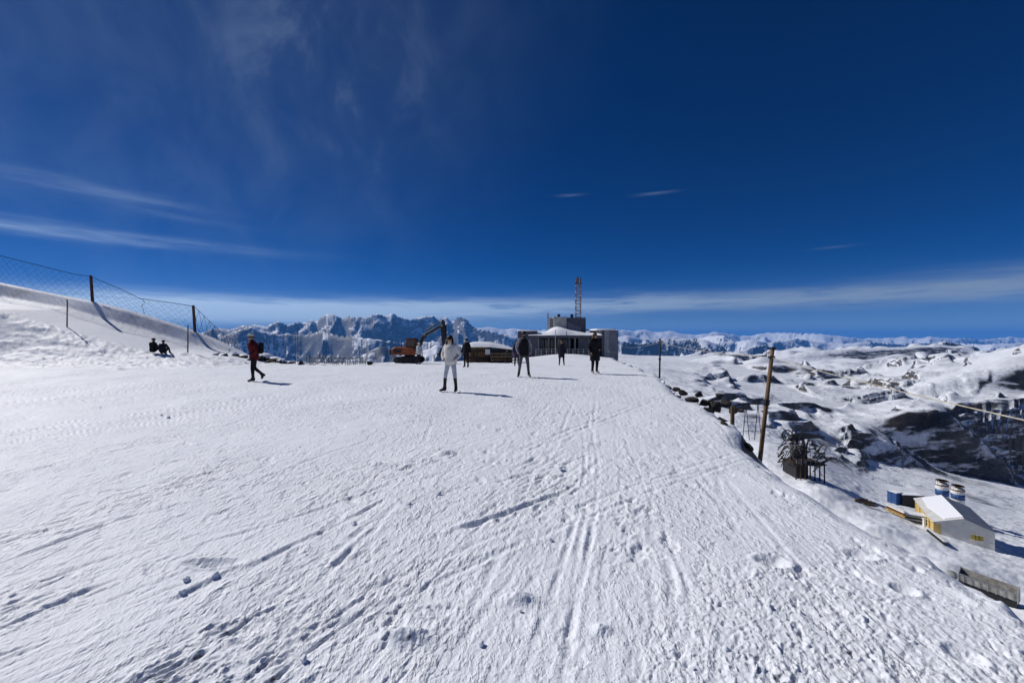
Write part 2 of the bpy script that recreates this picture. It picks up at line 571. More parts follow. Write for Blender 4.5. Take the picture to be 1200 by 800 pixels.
# ------------------------------------------------------------------ the ground sheets
def sheet(name, ts, nrear, ds, zfun, material):
    t = np.array(ts)
    d = np.array(ds)
    amax = math.atan(t[-1])
    ang = np.linspace(amax, 2 * math.pi - amax, nrear + 2)[1:-1]
    K = math.sqrt(1 + t[-1] ** 2)
    cx = np.concatenate([t, np.sin(ang) * K])
    cy = np.concatenate([np.ones_like(t), np.cos(ang) * K])
    nc = len(cx)
    nr = len(d)
    x = (cx[None, :] * d[:, None]).ravel()
    y = (cy[None, :] * d[:, None]).ravel()
    z = zfun(x, y)
    co = np.stack([x, y, z], 1).astype(np.float32)
    i = np.arange(nr - 1)[:, None] * nc
    j = np.arange(nc)[None, :]
    jn = (j + 1) % nc
    quads = np.stack([i + j, i + jn, i + nc + jn, i + nc + j], 2).reshape(-1, 4)
    me = bpy.data.meshes.new(name)
    me.vertices.add(len(co))
    me.vertices.foreach_set('co', co.ravel())
    nq = len(quads)
    me.loops.add(nq * 4)
    me.loops.foreach_set('vertex_index', quads.ravel().astype(np.int32))
    me.polygons.add(nq)
    me.polygons.foreach_set('loop_start', (np.arange(nq) * 4).astype(np.int32))
    me.polygons.foreach_set('loop_total', np.full(nq, 4, np.int32))
    me.polygons.foreach_set('use_smooth', np.ones(nq, bool))
    me.materials.append(material)
    me.update(calc_edges=True)
    o = bpy.data.objects.new(name, me)
    col.objects.link(o)
    o['kind'] = 'structure'
    return o


def gp(px, py):
    """ground point of a pixel on the flat piste"""
    d = EYE * F / (py - HY)
    return ((px - HX) / F * d, d)


def snow_detail(x, y):
    z = land(x, y)
    P_edge = x - edge_x(y)
    r = np.hypot(x, y)
    piste = 1 - sstep(0.0, 1.2, P_edge)
    near = 1 - sstep(30, 60, r)
    h = np.zeros_like(x)
    # soft swells
    h += 0.035 * fbm(x / 2.6, y / 2.6, 3, 101) + 0.016 * fbm(x / .8, y / .8, 3, 104)
    wl = 1 - sstep(-0.8, 1.6, x - 0.10 * y)     # scraped, skied-out side
    wc = sstep(-1.5, 0.6, x - 0.05 * y)          # trodden lane
    wg = sstep(-2.4, -1.1, P_edge)               # groomed strip by the edge

    def streak(ang, lu, lv, seed, thr):
        c, s = math.cos(R(ang)), math.sin(R(ang))
        w = fbm(x / 3.1, y / 3.1, 2, seed + 40) * 0.35
        u = (x * c - y * s) + w
        v = x * s + y * c
        return np.maximum(fbm(u / lu, v / lv, 3, seed) - thr, 0)
    patch = 0.16 + 0.95 * sstep(-0.18, 0.4, fbm((x * .85 - y * .5) / 1.1, (x * .5 + y * .85) / 3.4, 3, 140))
    g = 1 - sstep(4.5, 8.5, r)
    h -= wl * patch * (0.085 * streak(33, .055 * 1.0, .55, 110, .16) + 0.060 * streak(24, .034, .26, 115, .16) + 0.045 * streak(40, .17, 1.5, 118, .24)) * g
    h += wl * patch * 0.055 * streak(30, .05, .28, 119, .16) * g
    h -= (1 - wl) * patch * (0.020 * streak(14, .045, .20, 120, .18) + 0.022 * streak(52, .06, .2, 124, .22)) * g
    # crumbs and small pits
    ca, sa = math.cos(.55), math.sin(.55)
    xr = x * ca - y * sa + .03 * fbm(x / .3, y / .3, 2, 128)
    yr = x * sa + y * ca + .03 * fbm(x / .33, y / .29, 2, 129)
    n5 = fbm(xr / .05, yr / .075, 3, 130)
    n6 = fbm(xr / .11, yr / .15, 3, 133, .6)
    n7 = fbm(xr / .024, yr / .03, 2, 137)
    n8 = fbm(xr / .24, yr / .33, 4, 138, .6)
    n9 = fbm(xr / .55, yr / .8, 4, 139, .6)
    f5 = 1 - sstep(4.0, 7.5, r)
    f6 = 1 - sstep(5.0, 8.0, r)
    f8 = 1 - sstep(7., 10., r)
    h += f5 * patch * (0.050 * np.maximum(n5 - .28, 0) - 0.060 * np.maximum(-n5 - .28, 0)) * (0.75 + .15 * wc)
    h += f6 * patch * (0.070 * np.maximum(n6 - .32, 0) - 0.085 * np.maximum(-n6 - .32, 0))
    h += f8 * patch * 0.10 * (np.maximum(n8 - .32, 0) - np.maximum(-n8 - .32, 0)) * sstep(3, 8, r)
    h += patch * 0.09 * (np.maximum(n9 - .30, 0) - np.maximum(-n9 - .30, 0)) * sstep(7, 14, r)
    h += 0.012 * np.maximum(n7 - .10, 0) * (1 - sstep(3, 5, r)) * (.4 + patch)
    # corduroy left by the groomer
    cu = (x - 0.205 * y) / 1.02
    h += wg * (1 - .8 * sstep(-.15, .25, fbm(x / .5, y / 1.3, 2, 150))) * 0.0014 * np.sin(cu * 2 * math.pi / 0.048 + 2.5 * fbm(x / 1.2, y / 2, 2, 151)) * (1 - sstep(5, 9, r))
    h *= piste * near * (1 - .75 * sstep(14, 30, y) * sstep(-18, -26, x))
    # far side of the bumps is coarser there: keep the relief readable
    # ski grooves
    rng = random.Random(5)
    tr = [((510, 631), (676, 572), .035), ((508, 634), (560, 618), .02), ((215, 702), (462, 583), .028), ((365, 690), (470, 588), .035), ((380, 655), (455, 600), .026), ((0, 738), (130, 678), .03), ((0, 660), (170, 598), .026), ((180, 715), (300, 655), .03), ((640, 548), (700, 530), .018), ((748, 800), (751, 752), .05), ((735, 770), (742, 748), .03), ((790, 742), (806, 800), .024), ((290, 790), (335, 742), .03), ((565, 570), (640, 548), .02), ((90, 600), (330, 530), .016), ((230, 640), (480, 560), .018), ((780, 650), (792, 720), .02)]
    segs = [(gp(*a), gp(*b), w) for a, b, w in tr]
    for i in range(95):
        if rng.random() < .72:
            x0 = rng.uniform(-14, 1.0)
            y0 = rng.uniform(1.8, 17)
            a = R(rng.gauss(33, 11))
        else:
            y0 = rng.uniform(1.8, 12)
            x0 = rng.uniform(0.3, edge_x(y0) - .2)
            a = R(rng.gauss(13, 7))
        ln = rng.uniform(.6, 3.2)
        segs.append(((x0, y0), (x0 + math.sin(a) * ln, y0 + math.cos(a) * ln), rng.uniform(.005, .016)))
    wob = 0.05 * fbm(x / .9, y / .9, 2, 160)
    brk = sstep(-.35, .1, fbm(x / .35, y / .35, 2, 163))
    for (ax, ay), (bx, by), dep in segs:
        lx, ly = bx - ax, by - ay
        ln = math.hypot(lx, ly)
        lx /= ln
        ly /= ln
        sel = np.where((x > min(ax, bx) - .4) & (x < max(ax, bx) + .4) & (y > min(ay, by) - .4) & (y < max(ay, by) + .4))[0]
        if len(sel) == 0:
            continue
        u = (x[sel] - ax) * lx + (y[sel] - ay) * ly
        v = -(x[sel] - ax) * ly + (y[sel] - ay) * lx + wob[sel]
        end = sstep(0, .25, u) * (1 - sstep(ln - .25, ln, u))
        g = np.exp(-(v / 0.028) ** 4) - 0.55 * np.exp(-((v - .055) / .022) ** 2) - 0.25 * np.exp(-((v + .055) / .022) ** 2)
        h[sel] -= dep * .55 * g * end * (0.35 + 0.65 * brk[sel])
    # long runs: skis on the scraped side, machine lines along the lane by the edge
    for i in range(66):
        if i < 34:
            x0, y0, a = rng.uniform(-16, .5), rng.uniform(1.6, 14), R(rng.gauss(34, 9))
            ln, dep, wd, cv = rng.uniform(5, 16), rng.uniform(.006, .014), rng.uniform(.022, .035), rng.gauss(0, .010)
            pair = rng.choice((0, .16, .22))
        else:
            y0 = rng.uniform(.8, 9)
            x0, a = edge_x(y0) - rng.uniform(.1, 3.4), R(rng.gauss(11.6, 1.4))
            ln, dep, wd, cv = rng.uniform(5, 20), rng.uniform(.002, .005), rng.uniform(.016, .03), rng.gauss(0, .002)
            pair = rng.choice((0, 0, .3))
        sa, ca2 = math.sin(a), math.cos(a)
        u = (x - x0) * sa + (y - y0) * ca2
        sel = np.where((u > 0) & (u < ln))[0]
        u = u[sel]
        v = (x[sel] - x0) * ca2 - (y[sel] - y0) * sa + cv * u * u + wob[sel] * .6
        for off in ({0, pair}):
            k = np.where(np.abs(v - off) < .16)[0]
            vv = v[k] - off
            g2 = np.exp(-(vv / wd) ** 4) - .5 * np.exp(-((np.abs(vv) - wd * 1.9) / (wd * .8)) ** 2)
            end = sstep(0, .8, u[k]) * (1 - sstep(ln - 1.5, ln, u[k]))
            h[sel[k]] -= dep * g2 * end * (.25 + .75 * brk[sel[k]]) * (1 + .8 * sstep(5, 14, u[k]))
    # footprints
    for i in range(230):
        y0 = rng.uniform(1.7, 15) if i < 170 else rng.uniform(2, 10)
        x0 = rng.uniform(-0.6 + .05 * y0, edge_x(y0) - .3) if i < 170 else rng.uniform(-6, 0)
        a = R(rng.gauss(10, 35))
        dep = rng.uniform(.004, .016)
        s = np.where((np.abs(x - x0) < .3) & (np.abs(y - y0) < .3))[0]
        if len(s) == 0:
            continue
        u = (x[s] - x0) * math.cos(a) - (y[s] - y0) * math.sin(a)
        v = (x[s] - x0) * math.sin(a) + (y[s] - y0) * math.cos(a)
        q = np.sqrt((u / .055) ** 2 + (v / .14) ** 2) + 0.9 * n5[s] + .5 * n6[s]
        h[s] -= dep * (1 - sstep(.5, 1.15, q)) - dep * .25 * np.exp(-((q - 1.3) / .25) ** 2)
    # dug pits and kicked lumps
    for px, py, sx, sy, dep in [(283, 735, .13, .06, -.03), (608, 702, .10, .05, .05), (475, 748, .13, .05, .055), (520, 532, .09, .05, .05), (440, 545, .14, .05, .04), (705, 738, .05, .04, .035), (250, 660, .16, .05, -.04), (1010, 520 + 130, .08, .06, -.03), (905, 660, .09, .07, -.035), (1130, 770, .06, .06, -.03), (140, 435, .2, .15, .12), (690, 520, .09, .06, .03), (1060, 690, .06, .05, -.03)]:
        x0, y0 = gp(px, py)
        s = np.where((np.abs(x - x0) < .6) & (np.abs(y - y0) < .6))[0]
        if len(s):
            q = ((x[s] - x0) / sx) ** 2 + ((y[s] - y0) / sy) ** 2
            h[s] += dep * np.exp(-q) * (1 + .5 * n5[s]) - (dep < 0) * dep * .4 * np.exp(-(np.sqrt(q) - 1.5) ** 2 / .1)
    # ploughed rubble on the bank below the berm
    bank = sstep(-12, -17, x) * sstep(19.5, 22, y) * (1 - sstep(25.6, 26.6, y))
    rub = np.maximum(fbm(x / 1.5, y / .5, 4, 170, .6) + .05, 0) * .25 + np.maximum(fbm(x / .42, y / .3, 3, 174, .6), 0) * .12
    h += bank * rub
    far_l = sstep(-5, -13, x) * sstep(25.5, 27.5, y) * (1 - sstep(30, 33, y)) * sstep(-17, -14.5, x)
    h += far_l * 0.35 * np.maximum(fbm(x / .9, y / .6, 4, 178, .6) + .05, 0)
    # lumps along the broken edge
    eb = np.exp(-((P_edge - .25) / .35) ** 2)
    h += eb * (0.11 * np.maximum(fbm(x / .34, y / .34, 3, 180, .6), 0) - 0.16 * np.maximum(fbm(x / .6, y / 1.1, 3, 184), 0))
    # slope below
    sl = sstep(.3, 2.5, P_edge) * sstep(6, 12, r)
    h += sl * np.minimum(r * .0035, .45) * (fbm(x / 2.6, y / 2.6, 4, 190) * 1.2 + .5 * np.maximum(fbm(x / 6.0 + y / 9.0, y / 2.4, 3, 194), 0))
    fade = 1 - sstep(120, 150, y)
    return z + h * fade


def rows_near():
    ds = [0.5, .8, 1.1, 1.35, 1.55]
    y = 860.0
    while True:
        y -= 0.95
        d = EYE * F / (y - HY)
        if d > 14:
            break
        if d > 1.6:
            ds.append(d)
    while ds[-1] < 150:
        ds.append(ds[-1] * (1.0042 if ds[-1] < 36 else 1.0075))
    return ds


def rows_far():
    ds = [144.0]
    while ds[-1] < 75000:
        d = ds[-1]
        k = 1.008 if d < 420 else 1.012 if d < 3600 else 1.0055 if d < 18500 else 1.013
        ds.append(d * k)
    return ds


ts_near = np.linspace(-1.6, 1.6, 940)
NEAR_MAT = land_material('snow_near', False)
FAR_MAT = land_material('mountain_snow_rock', True)
snow_ground = sheet('snow_ground', ts_near, 30, rows_near(), snow_detail, NEAR_MAT)
mountain_terrain = sheet('mountain_terrain', np.linspace(-1.6, 1.6, 760), 30, rows_far(), lambda x, y: land(x, y) - 0.5 * (1 - sstep(146, 155, y)), FAR_MAT)

# ------------------------------------------------------------------ the air
hz = bpy.data.meshes.new('haze')
bm = bmesh.new()
bmesh.ops.create_cube(bm, size=1.0)
bm.to_mesh(hz)
bm.free()
haze = bpy.data.objects.new('haze', hz)
haze.scale = (300000, 330000, 3240)
haze.location = (0, 0, -2500 + 1620)
haze['kind'] = 'stuff'
col.objects.link(haze)
hm = bpy.data.materials.new('haze')
hm.use_nodes = True
hn = hm.node_tree
hn.nodes.clear()
pv = hn.nodes.new('ShaderNodeVolumePrincipled')
pv.inputs['Color'].default_value = (0.12, 0.40, 1.0, 1)
pv.inputs['Density'].default_value = 2.6e-5
pv.inputs['Anisotropy'].default_value = 0.0
ho = hn.nodes.new('ShaderNodeOutputMaterial')
hn.links.new(pv.outputs[0], ho.inputs['Volume'])
hz.materials.append(hm)


# ------------------------------------------------------------------ mesh helpers
class MB:
    def __init__(self):
        self.v = []
        self.f = []

    def add(self, vs, fs):
        k = len(self.v)
        self.v += [Vector(p) for p in vs]
        self.f += [tuple(i + k for i in q) for q in fs]
        return self

    def box(self, c, s, rot=None):
        c = Vector(c)
        m = rot or Matrix.Identity(3)
        vs = [c + m @ Vector((sx * s[0] / 2, sy * s[1] / 2, sz * s[2] / 2)) for sx in (-1, 1) for sy in (-1, 1) for sz in (-1, 1)]
        return self.add(vs, [(0, 1, 3, 2), (4, 6, 7, 5), (0, 4, 5, 1), (2, 3, 7, 6), (0, 2, 6, 4), (1, 5, 7, 3)])

    def span(self, a, b):
        """axis-aligned box from corner a to corner b"""
        a = Vector(a)
        b = Vector(b)
        return self.box((a + b) / 2, [abs(b[i] - a[i]) for i in range(3)])

    def bar(self, p, q, r0, r1=None, n=8):
        p = Vector(p)
        q = Vector(q)
        r1 = r0 if r1 is None else r1
        d = (q - p).normalized()
        u = d.orthogonal().normalized()
        w = d.cross(u)
        vs = []
        for c, r in ((p, r0), (q, r1)):
            for i in range(n):
                a = 2 * math.pi * i / n + math.pi / n
                vs.append(c + (u * math.cos(a) + w * math.sin(a)) * r)
        fs = [(i, (i + 1) % n, n + (i + 1) % n, n + i) for i in range(n)]
        fs += [tuple(range(n - 1, -1, -1)), tuple(range(n, 2 * n))]
        return self.add(vs, fs)

    def beam(self, p, q, w, h, up=(0, 0, 1)):
        p = Vector(p)
        q = Vector(q)
        d = (q - p)
        L = d.length
        d.normalize()
        s = d.cross(Vector(up))
        if s.length < 1e-4:
            s = d.orthogonal()
        s.normalize()
        t = s.cross(d)
        m = Matrix((d, s, t)).transposed()
        return self.box((p + q) / 2, (L, w, h), m)

    def path(self, pts, r, n=6):
        pts = [Vector(p) for p in pts]
        k = len(self.v)
        for i, p in enumerate(pts):
            d = (pts[min(i + 1, len(pts) - 1)] - pts[max(i - 1, 0)]).normalized()
            u = d.cross(Vector((0, 0, 1)))
            if u.length < 1e-3:
                u = Vector((1, 0, 0))
            u.normalize()
            w = u.cross(d)
            rr = r[i] if isinstance(r, (list, tuple)) else r
            for j in range(n):
                a = 2 * math.pi * j / n
                self.v.append(p + (u * math.cos(a) + w * math.sin(a)) * rr)
        for i in range(len(pts) - 1):
            for j in range(n):
                a, b = k + i * n + j, k + i * n + (j + 1) % n
                self.f.append((a, b, b + n, a + n))
        self.f.append(tuple(k + j for j in range(n - 1, -1, -1)))
        self.f.append(tuple(k + (len(pts) - 1) * n + j for j in range(n)))
        return self

    def lathe(self, prof, c=(0, 0, 0), n=16, sx=1.0, sy=1.0, lean=None):
        """profile [(r, z)] turned about z; sx, sy flatten it"""
        c = Vector(c)
        k = len(self.v)
        for r, z in prof:
            off = lean(z) if lean else Vector((0, 0, 0))
            for j in range(n):
                a = 2 * math.pi * j / n
                self.v.append(c + off + Vector((r * sx * math.cos(a), r * sy * math.sin(a), z)))
        for i in range(len(prof) - 1):
            for j in range(n):
                a, b = k + i * n + j, k + i * n + (j + 1) % n
                self.f.append((a, b, b + n, a + n))
        self.f.append(tuple(k + j for j in range(n - 1, -1, -1)))
        self.f.append(tuple(k + (len(prof) - 1) * n + j for j in range(n)))
        return self

    def prism(self, poly, vec):
        poly = [Vector(p) for p in poly]
        vec = Vector(vec)
        n = len(poly)
        return self.add(poly + [p + vec for p in poly], [tuple(range(n - 1, -1, -1)), tuple(range(n, 2 * n))] + [(i, (i + 1) % n, n + (i + 1) % n, n + i) for i in range(n)])

    def build(self, name, material, parent=None, smooth=False, bevel=0.0, world=False):
        """link as ONE mesh object; world=True: vertices are world points, root is unrotated"""
        off = parent.location if (parent is not None and world) else Vector((0, 0, 0))
        if parent is not None and world and parent.parent is not None:
            off = off + parent.parent.location
        me = bpy.data.meshes.new(name)
        me.from_pydata([tuple(p - off) for p in self.v], [], self.f)
        me.validate()
        bm = bmesh.new()
        bm.from_mesh(me)
        bmesh.ops.recalc_face_normals(bm, faces=bm.faces)
        if bevel:
            bmesh.ops.bevel(bm, geom=[e for e in bm.edges], offset=bevel, segments=1, affect='EDGES')
        bm.to_mesh(me)
        bm.free()
        if smooth:
            me.polygons.foreach_set('use_smooth', [True] * len(me.polygons))
        me.materials.append(material)
        o = bpy.data.objects.new(name, me)
        col.objects.link(o)
        if parent is not None:
            o.parent = parent
        return o


def tag(o, label, cat, group=None):
    o['label'] = label
    o['category'] = cat
    if group:
        o['group'] = group
    return o


def thing(name, label, cat, loc, rz=0.0, group=None):
    o = bpy.data.objects.new(name, None)
    o.location = loc
    o.rotation_euler = (0, 0, rz)
    o.empty_display_size = 0.2
    col.objects.link(o)
    return tag(o, label, cat, group)


def child(name, me, parent, loc=(0, 0, 0), rot=(0, 0, 0), scale=(1, 1, 1)):
    o = bpy.data.objects.new(name, me)
    col.objects.link(o)
    o.parent = parent
    o.location = loc
    o.rotation_euler = rot
    o.scale = scale
    return o


def ground(px, d, dz=0.0):
    x = (px - HX) / F * d
    return Vector((x, d, land_at(x, d) + dz))


M_WOOD = mat('weathered_wood', (0.16, 0.095, 0.05), .8, var=.45, vscale=6, bump=.4)
M_WOODD = mat('dark_wood', (0.055, 0.036, 0.024), .8, var=.4, vscale=6, bump=.4)
M_STEEL = mat('galvanised_steel', (0.33, 0.34, 0.35), .45, .7, var=.2, vscale=3)
M_DARK = mat('dark_steel', (0.03, 0.03, 0.034), .5, .4, var=.3, vscale=4)
M_GREY = mat('grey_paint', (0.30, 0.31, 0.32), .55, var=.18, vscale=2.5)
M_CONC = mat('concrete', (0.38, 0.38, 0.37), .85, var=.2, vscale=1.6, bump=.3)
M_SNOWT = mat('settled_snow', (0.85, 0.875, 0.925), .6, var=.03, vscale=3, bump=.35, bscale=14)
M_CLAD = mat('metal_cladding', (0.085, 0.09, 0.115), .5, .35, var=.22, vscale=1.2)
M_CLADL = mat('pale_cladding', (0.20, 0.21, 0.24), .5, .3, var=.2, vscale=1.4)
M_GLASS = mat('dark_window_glass', (0.012, 0.014, 0.018), .08, spec=.6)
M_ORANGE = mat('orange_machine_paint', (0.24, 0.062, 0.018), .5, var=.35, vscale=4)
M_WHITE = mat('white_paint', (0.75, 0.75, 0.73), .6, var=.1, vscale=3)
M_YELLOW = mat('yellow_paint', (0.60, 0.43, 0.16), .6, var=.25, vscale=2)
M_BLUE = mat('blue_paint', (0.03, 0.085, 0.25), .5, var=.25, vscale=2)
M_RUST = mat('rust', (0.20, 0.09, 0.045), .85, var=.5, vscale=3)
M_ROPE = mat('pale_rope', (0.52, 0.47, 0.36), .85, var=.2, vscale=20)
M_POST = mat('red_brown_post', (0.085, 0.038, 0.024), .8, var=.4, vscale=6)
M_NET = mat('dark_net', (0.022, 0.026, 0.032), .8)
M_RUBBER = mat('black_rubber', (0.014, 0.014, 0.015), .7)
M_TARP = mat('grey_membrane', (0.62, 0.62, 0.60), .55, var=.10, vscale=.8)
M_ROCK = mat('dark_rock', (0.062, 0.054, 0.048), .9, bump=1.0, bscale=9, col2=(0.016, 0.015, 0.015), vscale=3.5)


# ------------------------------------------------------------------ people
BONES = [('pel', 'wai', 'torso'), ('wai', 'che', 'torso'), ('che', 'nek', 'torso'), ('nek', 'hdl', 'head'), ('hdl', 'hdm', 'head'), ('hdm', 'hdt', 'head'), ('hdm', 'nos', 'head')]
for _s in 'LR':
    BONES += [('che', 'sho' + _s, 'torso'), ('sho' + _s, 'elb' + _s, 'arm'), ('elb' + _s, 'wri' + _s, 'arm'), ('wri' + _s, 'han' + _s, 'hand'),
              ('pel', 'hip' + _s, 'hip'), ('hip' + _s, 'kne' + _s, 'thigh'), ('kne' + _s, 'ank' + _s, 'shin'), ('ank' + _s, 'toe' + _s, 'foot'), ('ank' + _s, 'hee' + _s, 'foot')]
RAD = dict(pel=.135, wai=.125, che=.14, nek=.062, hdl=.066, hdm=.088, hdt=.062, nos=.014, sho=.085, elb=.056, wri=.040, han=.036, hip=.092, kne=.064, ank=.046, toe=.038, hee=.036)


def base_pose():
    J = dict(pel=(0, 0, .95), wai=(0, 0, 1.09), che=(0, .01, 1.29), nek=(0, .01, 1.475), hdl=(0, -.012, 1.555), hdm=(0, -.02, 1.63), hdt=(0, -.01, 1.695), nos=(0, -.118, 1.615))
    for s, q in (('L', 1), ('R', -1)):
        J.update({'sho' + s: (.17 * q, .01, 1.415), 'elb' + s: (.245 * q, .03, 1.14), 'wri' + s: (.265 * q, -.05, .91), 'han' + s: (.265 * q, -.07, .835),
                  'hip' + s: (.095 * q, 0, .90), 'kne' + s: (.105 * q, -.025, .50), 'ank' + s: (.115 * q, .015, .085), 'toe' + s: (.135 * q, -.165, .04), 'hee' + s: (.113 * q, .07, .038)})
    return {k: Vector(v) for k, v in J.items()}


def person(label, loc, rz, h, mats, pose=None, bulk=1.0, pockets='', boot=0.0, group=None, jacket=None, gloves=False):
    """one continuous skinned body; clothing pieces that have their own outline are children"""
    root = thing('person', label, 'person', loc, rz, group)
    J = base_pose()
    if pose:
        for k, v in pose.items():
            J[k] = Vector(v)
    sc = h / 1.75
    names = list(J)
    verts = [J[n] * sc for n in names]
    rad = []
    for n in names:
        r = RAD.get(n, RAD.get(n[:3], .05))
        if n[:3] in ('pel', 'wai', 'che', 'sho', 'elb', 'wri', 'hip', 'kne'):
            r *= bulk
        rad.append(r * sc)
    edges = [(names.index(a), names.index(b)) for a, b, c in BONES]
    cats = [c for a, b, c in BONES]
    roots = {names.index('pel')}
    for s in 'LR':                                   # five fingers on each open hand
        if s in pockets:
            continue
        hn = J['han' + s]
        d = (hn - J['wri' + s]).normalized()
        side = d.cross(Vector((0, 1, 0)))
        if side.length < .2:
            side = Vector((1, 0, 0))
        side.normalize()
        curl = side.cross(d) * (1 if s == 'L' else -1)
        if curl.y > 0:
            curl = -curl
        for i, (o, ln) in enumerate(((-.030, .070), (-.010, .082), (.010, .076), (.029, .060), (-.046, .055))):
            k = len(verts)
            st = hn + side * o * .8 - d * (.0 if i < 4 else .045)
            dd = d if i < 4 else (d * .55 - side * .8).normalized()
            p1 = st + dd * ln * .55
            p2 = p1 + (dd * .75 + curl * .65).normalized() * ln * .5
            for p, r in ((st, .0105), (p1, .0095), (p2, .0075)):
                verts.append(p * sc)
                rad.append(r * sc)
            edges += [(k, k + 1), (k + 1, k + 2)]
            cats += ['hand', 'hand']
            roots.add(k)
    me = bpy.data.meshes.new('body')
    me.from_pydata([tuple(v) for v in verts], edges, [])
    tmp = bpy.data.objects.new('body_tmp', me)
    col.objects.link(tmp)
    tmp.modifiers.new('skin', 'SKIN').use_smooth_shade = True
    for i, sv in enumerate(me.skin_vertices[0].data):
        sv.radius = (rad[i], rad[i])
        sv.use_root = i in roots
    ss = tmp.modifiers.new('sub', 'SUBSURF')
    ss.levels = 2
    ss.render_levels = 2
    dg = bpy.context.evaluated_depsgraph_get()
    nm = bpy.data.meshes.new_from_object(tmp.evaluated_get(dg))
    bpy.data.objects.remove(tmp)
    nm.name = 'body'
    order = ['top', 'legs', 'boots', 'skin', 'glove']
    nm.materials.clear()
    for k in order:
        nm.materials.append(mats.get(k, mats['top'] if k == 'glove' else mats['legs']))
    A = np.array([verts[a] for a, b in edges])
    B = np.array([verts[b] for a, b in edges])
    RR = np.array([(rad[a] + rad[b]) / 2 for a, b in edges])
    D = B - A
    LL = (D * D).sum(1) + 1e-9
    idx = []
    for p in nm.polygons:
        c = np.array(p.center)
        t = np.clip(((c - A) * D).sum(1) / LL, 0, 1)
        dist = np.linalg.norm(c - (A + D * t[:, None]), axis=1) - RR
        k = int(dist.argmin())
        ct = cats[k]
        m = 0
        if ct == 'head':
            m = 3
        elif ct == 'hand':
            m = 4 if gloves else 3
        elif ct in ('thigh', 'hip'):
            m = 1
        elif ct == 'shin':
            m = 2 if t[k] > 1 - boot else 1
        elif ct == 'foot':
            m = 2
        idx.append(m)
    nm.polygons.foreach_set('material_index', idx)
    nm.polygons.foreach_set('use_smooth', [True] * len(idx))
    nm.update()
    body = child('body', nm, root)
    if jacket:                                        # (profile, sx, sy): shell of the coat round the torso
        prof, sx, sy, jm = jacket
        tl = J['che'] - J['pel']
        lean = lambda z: Vector((tl.x * (z / sc - .95) / .34, tl.y * (z / sc - .95) / .34 - 0.005, 0)) * sc + Vector((J['pel'].x, J['pel'].y, 0)) * sc
        MB().lathe([(r * sc, z * sc) for r, z in prof], (0, 0, 0), 18, sx, sy, lean).build('jacket', jm, root, True)
    root['_sc'] = sc
    return root, J, sc


def hair_cap(root, J, sc, m, long=0.0, name='hair'):
    c = (J['hdm'] + Vector((0, .018, .022))) * sc
    b = MB()
    prof = []
    for i in range(9):
        a = -0.35 + (math.pi / 2 + .35) * i / 8
        prof.append((max(.103 * sc * math.cos(a), .002), .112 * sc * math.sin(a)))
    b.lathe(prof, c, 16, .96, 1.1)
    if long:
        pts = [c + Vector((0, .07, -.02)) * sc, c + Vector((0, .10, -.14)) * sc, c + Vector((0, .12, -.14 - long * .5)) * sc, c + Vector((0, .11, -.14 - long)) * sc]
        b.path(pts, [.075 * sc, .085 * sc, .07 * sc, .025 * sc], 10)
        for q in (-1, 1):
            pts = [c + Vector((.075 * q, .0, .0)) * sc, c + Vector((.095 * q, -.01, -.12)) * sc, c + Vector((.105 * q, -.04, -.12 - long * .7)) * sc]
            b.path(pts, [.035 * sc, .04 * sc, .018 * sc], 8)
    return b.build(name, m, root, True)


def glasses(root, J, sc):
    c = J['hdm'] * sc + Vector((0, -.088, .018)) * sc
    b = MB()
    for q in (-1, 1):
        b.box(c + Vector((.034 * q, 0, 0)) * sc, (.052 * sc, .018 * sc, .036 * sc))
        b.beam(c + Vector((.062 * q, 0, .008)) * sc, c + Vector((.088 * q, .10, .008)) * sc, .008 * sc, .012 * sc)
    b.box(c + Vector((0, 0, .006)) * sc, (.03 * sc, .01 * sc, .01 * sc))
    return b.build('sunglasses', M_RUBBER, root)


def cap(root, J, sc, m, brim=True):
    c = (J['hdm'] + Vector((0, .012, .04))) * sc
    b = MB()
    b.lathe([(.106 * sc, 0), (.108 * sc, .03 * sc), (.092 * sc, .075 * sc), (.05 * sc, .10 * sc), (.004, .107 * sc)], c, 14, .96, 1.08)
    if brim:
        b.box(c + Vector((0, -.14, .012)) * sc, (.15 * sc, .10 * sc, .014 * sc))
    return b.build('hat', m, root, True)


C = lambda n, c, **k: mat(n, c, .85, var=k.get('var', .25), vscale=k.get('vs', 9), bump=.5, bscale=30, spec=.15)
SKIN = mat('skin', (0.42, 0.235, 0.16), .55, var=.08)
HAIR = mat('dark_hair', (0.018, 0.012, 0.009), .6, var=.4, vscale=30)
HAIRB = mat('brown_hair', (0.075, 0.04, 0.022), .6, var=.4, vscale=30)
BLACK = C('black_cloth', (0.012, 0.012, 0.014))
BOOT = mat('black_boot', (0.010, 0.010, 0.011), .45)
CREAM = C('cream_jacket', (0.66, 0.63, 0.58), var=.22)
PALE = C('pale_grey_trousers', (0.46, 0.47, 0.51), var=.15)
RED = C('red_jacket', (0.085, 0.010, 0.014), var=.45)
GREYS = C('grey_sleeve', (0.22, 0.22, 0.25))
JEANS = C('grey_jeans', (0.085, 0.085, 0.095))
PLUM = C('plum_jacket', (0.05, 0.035, 0.07))
OLIVE = C('olive_jacket', (0.06, 0.06, 0.045))
LIGHTJ = C('light_grey_jacket', (0.42, 0.45, 0.47))
NAVY = C('navy_coat', (0.016, 0.018, 0.028))

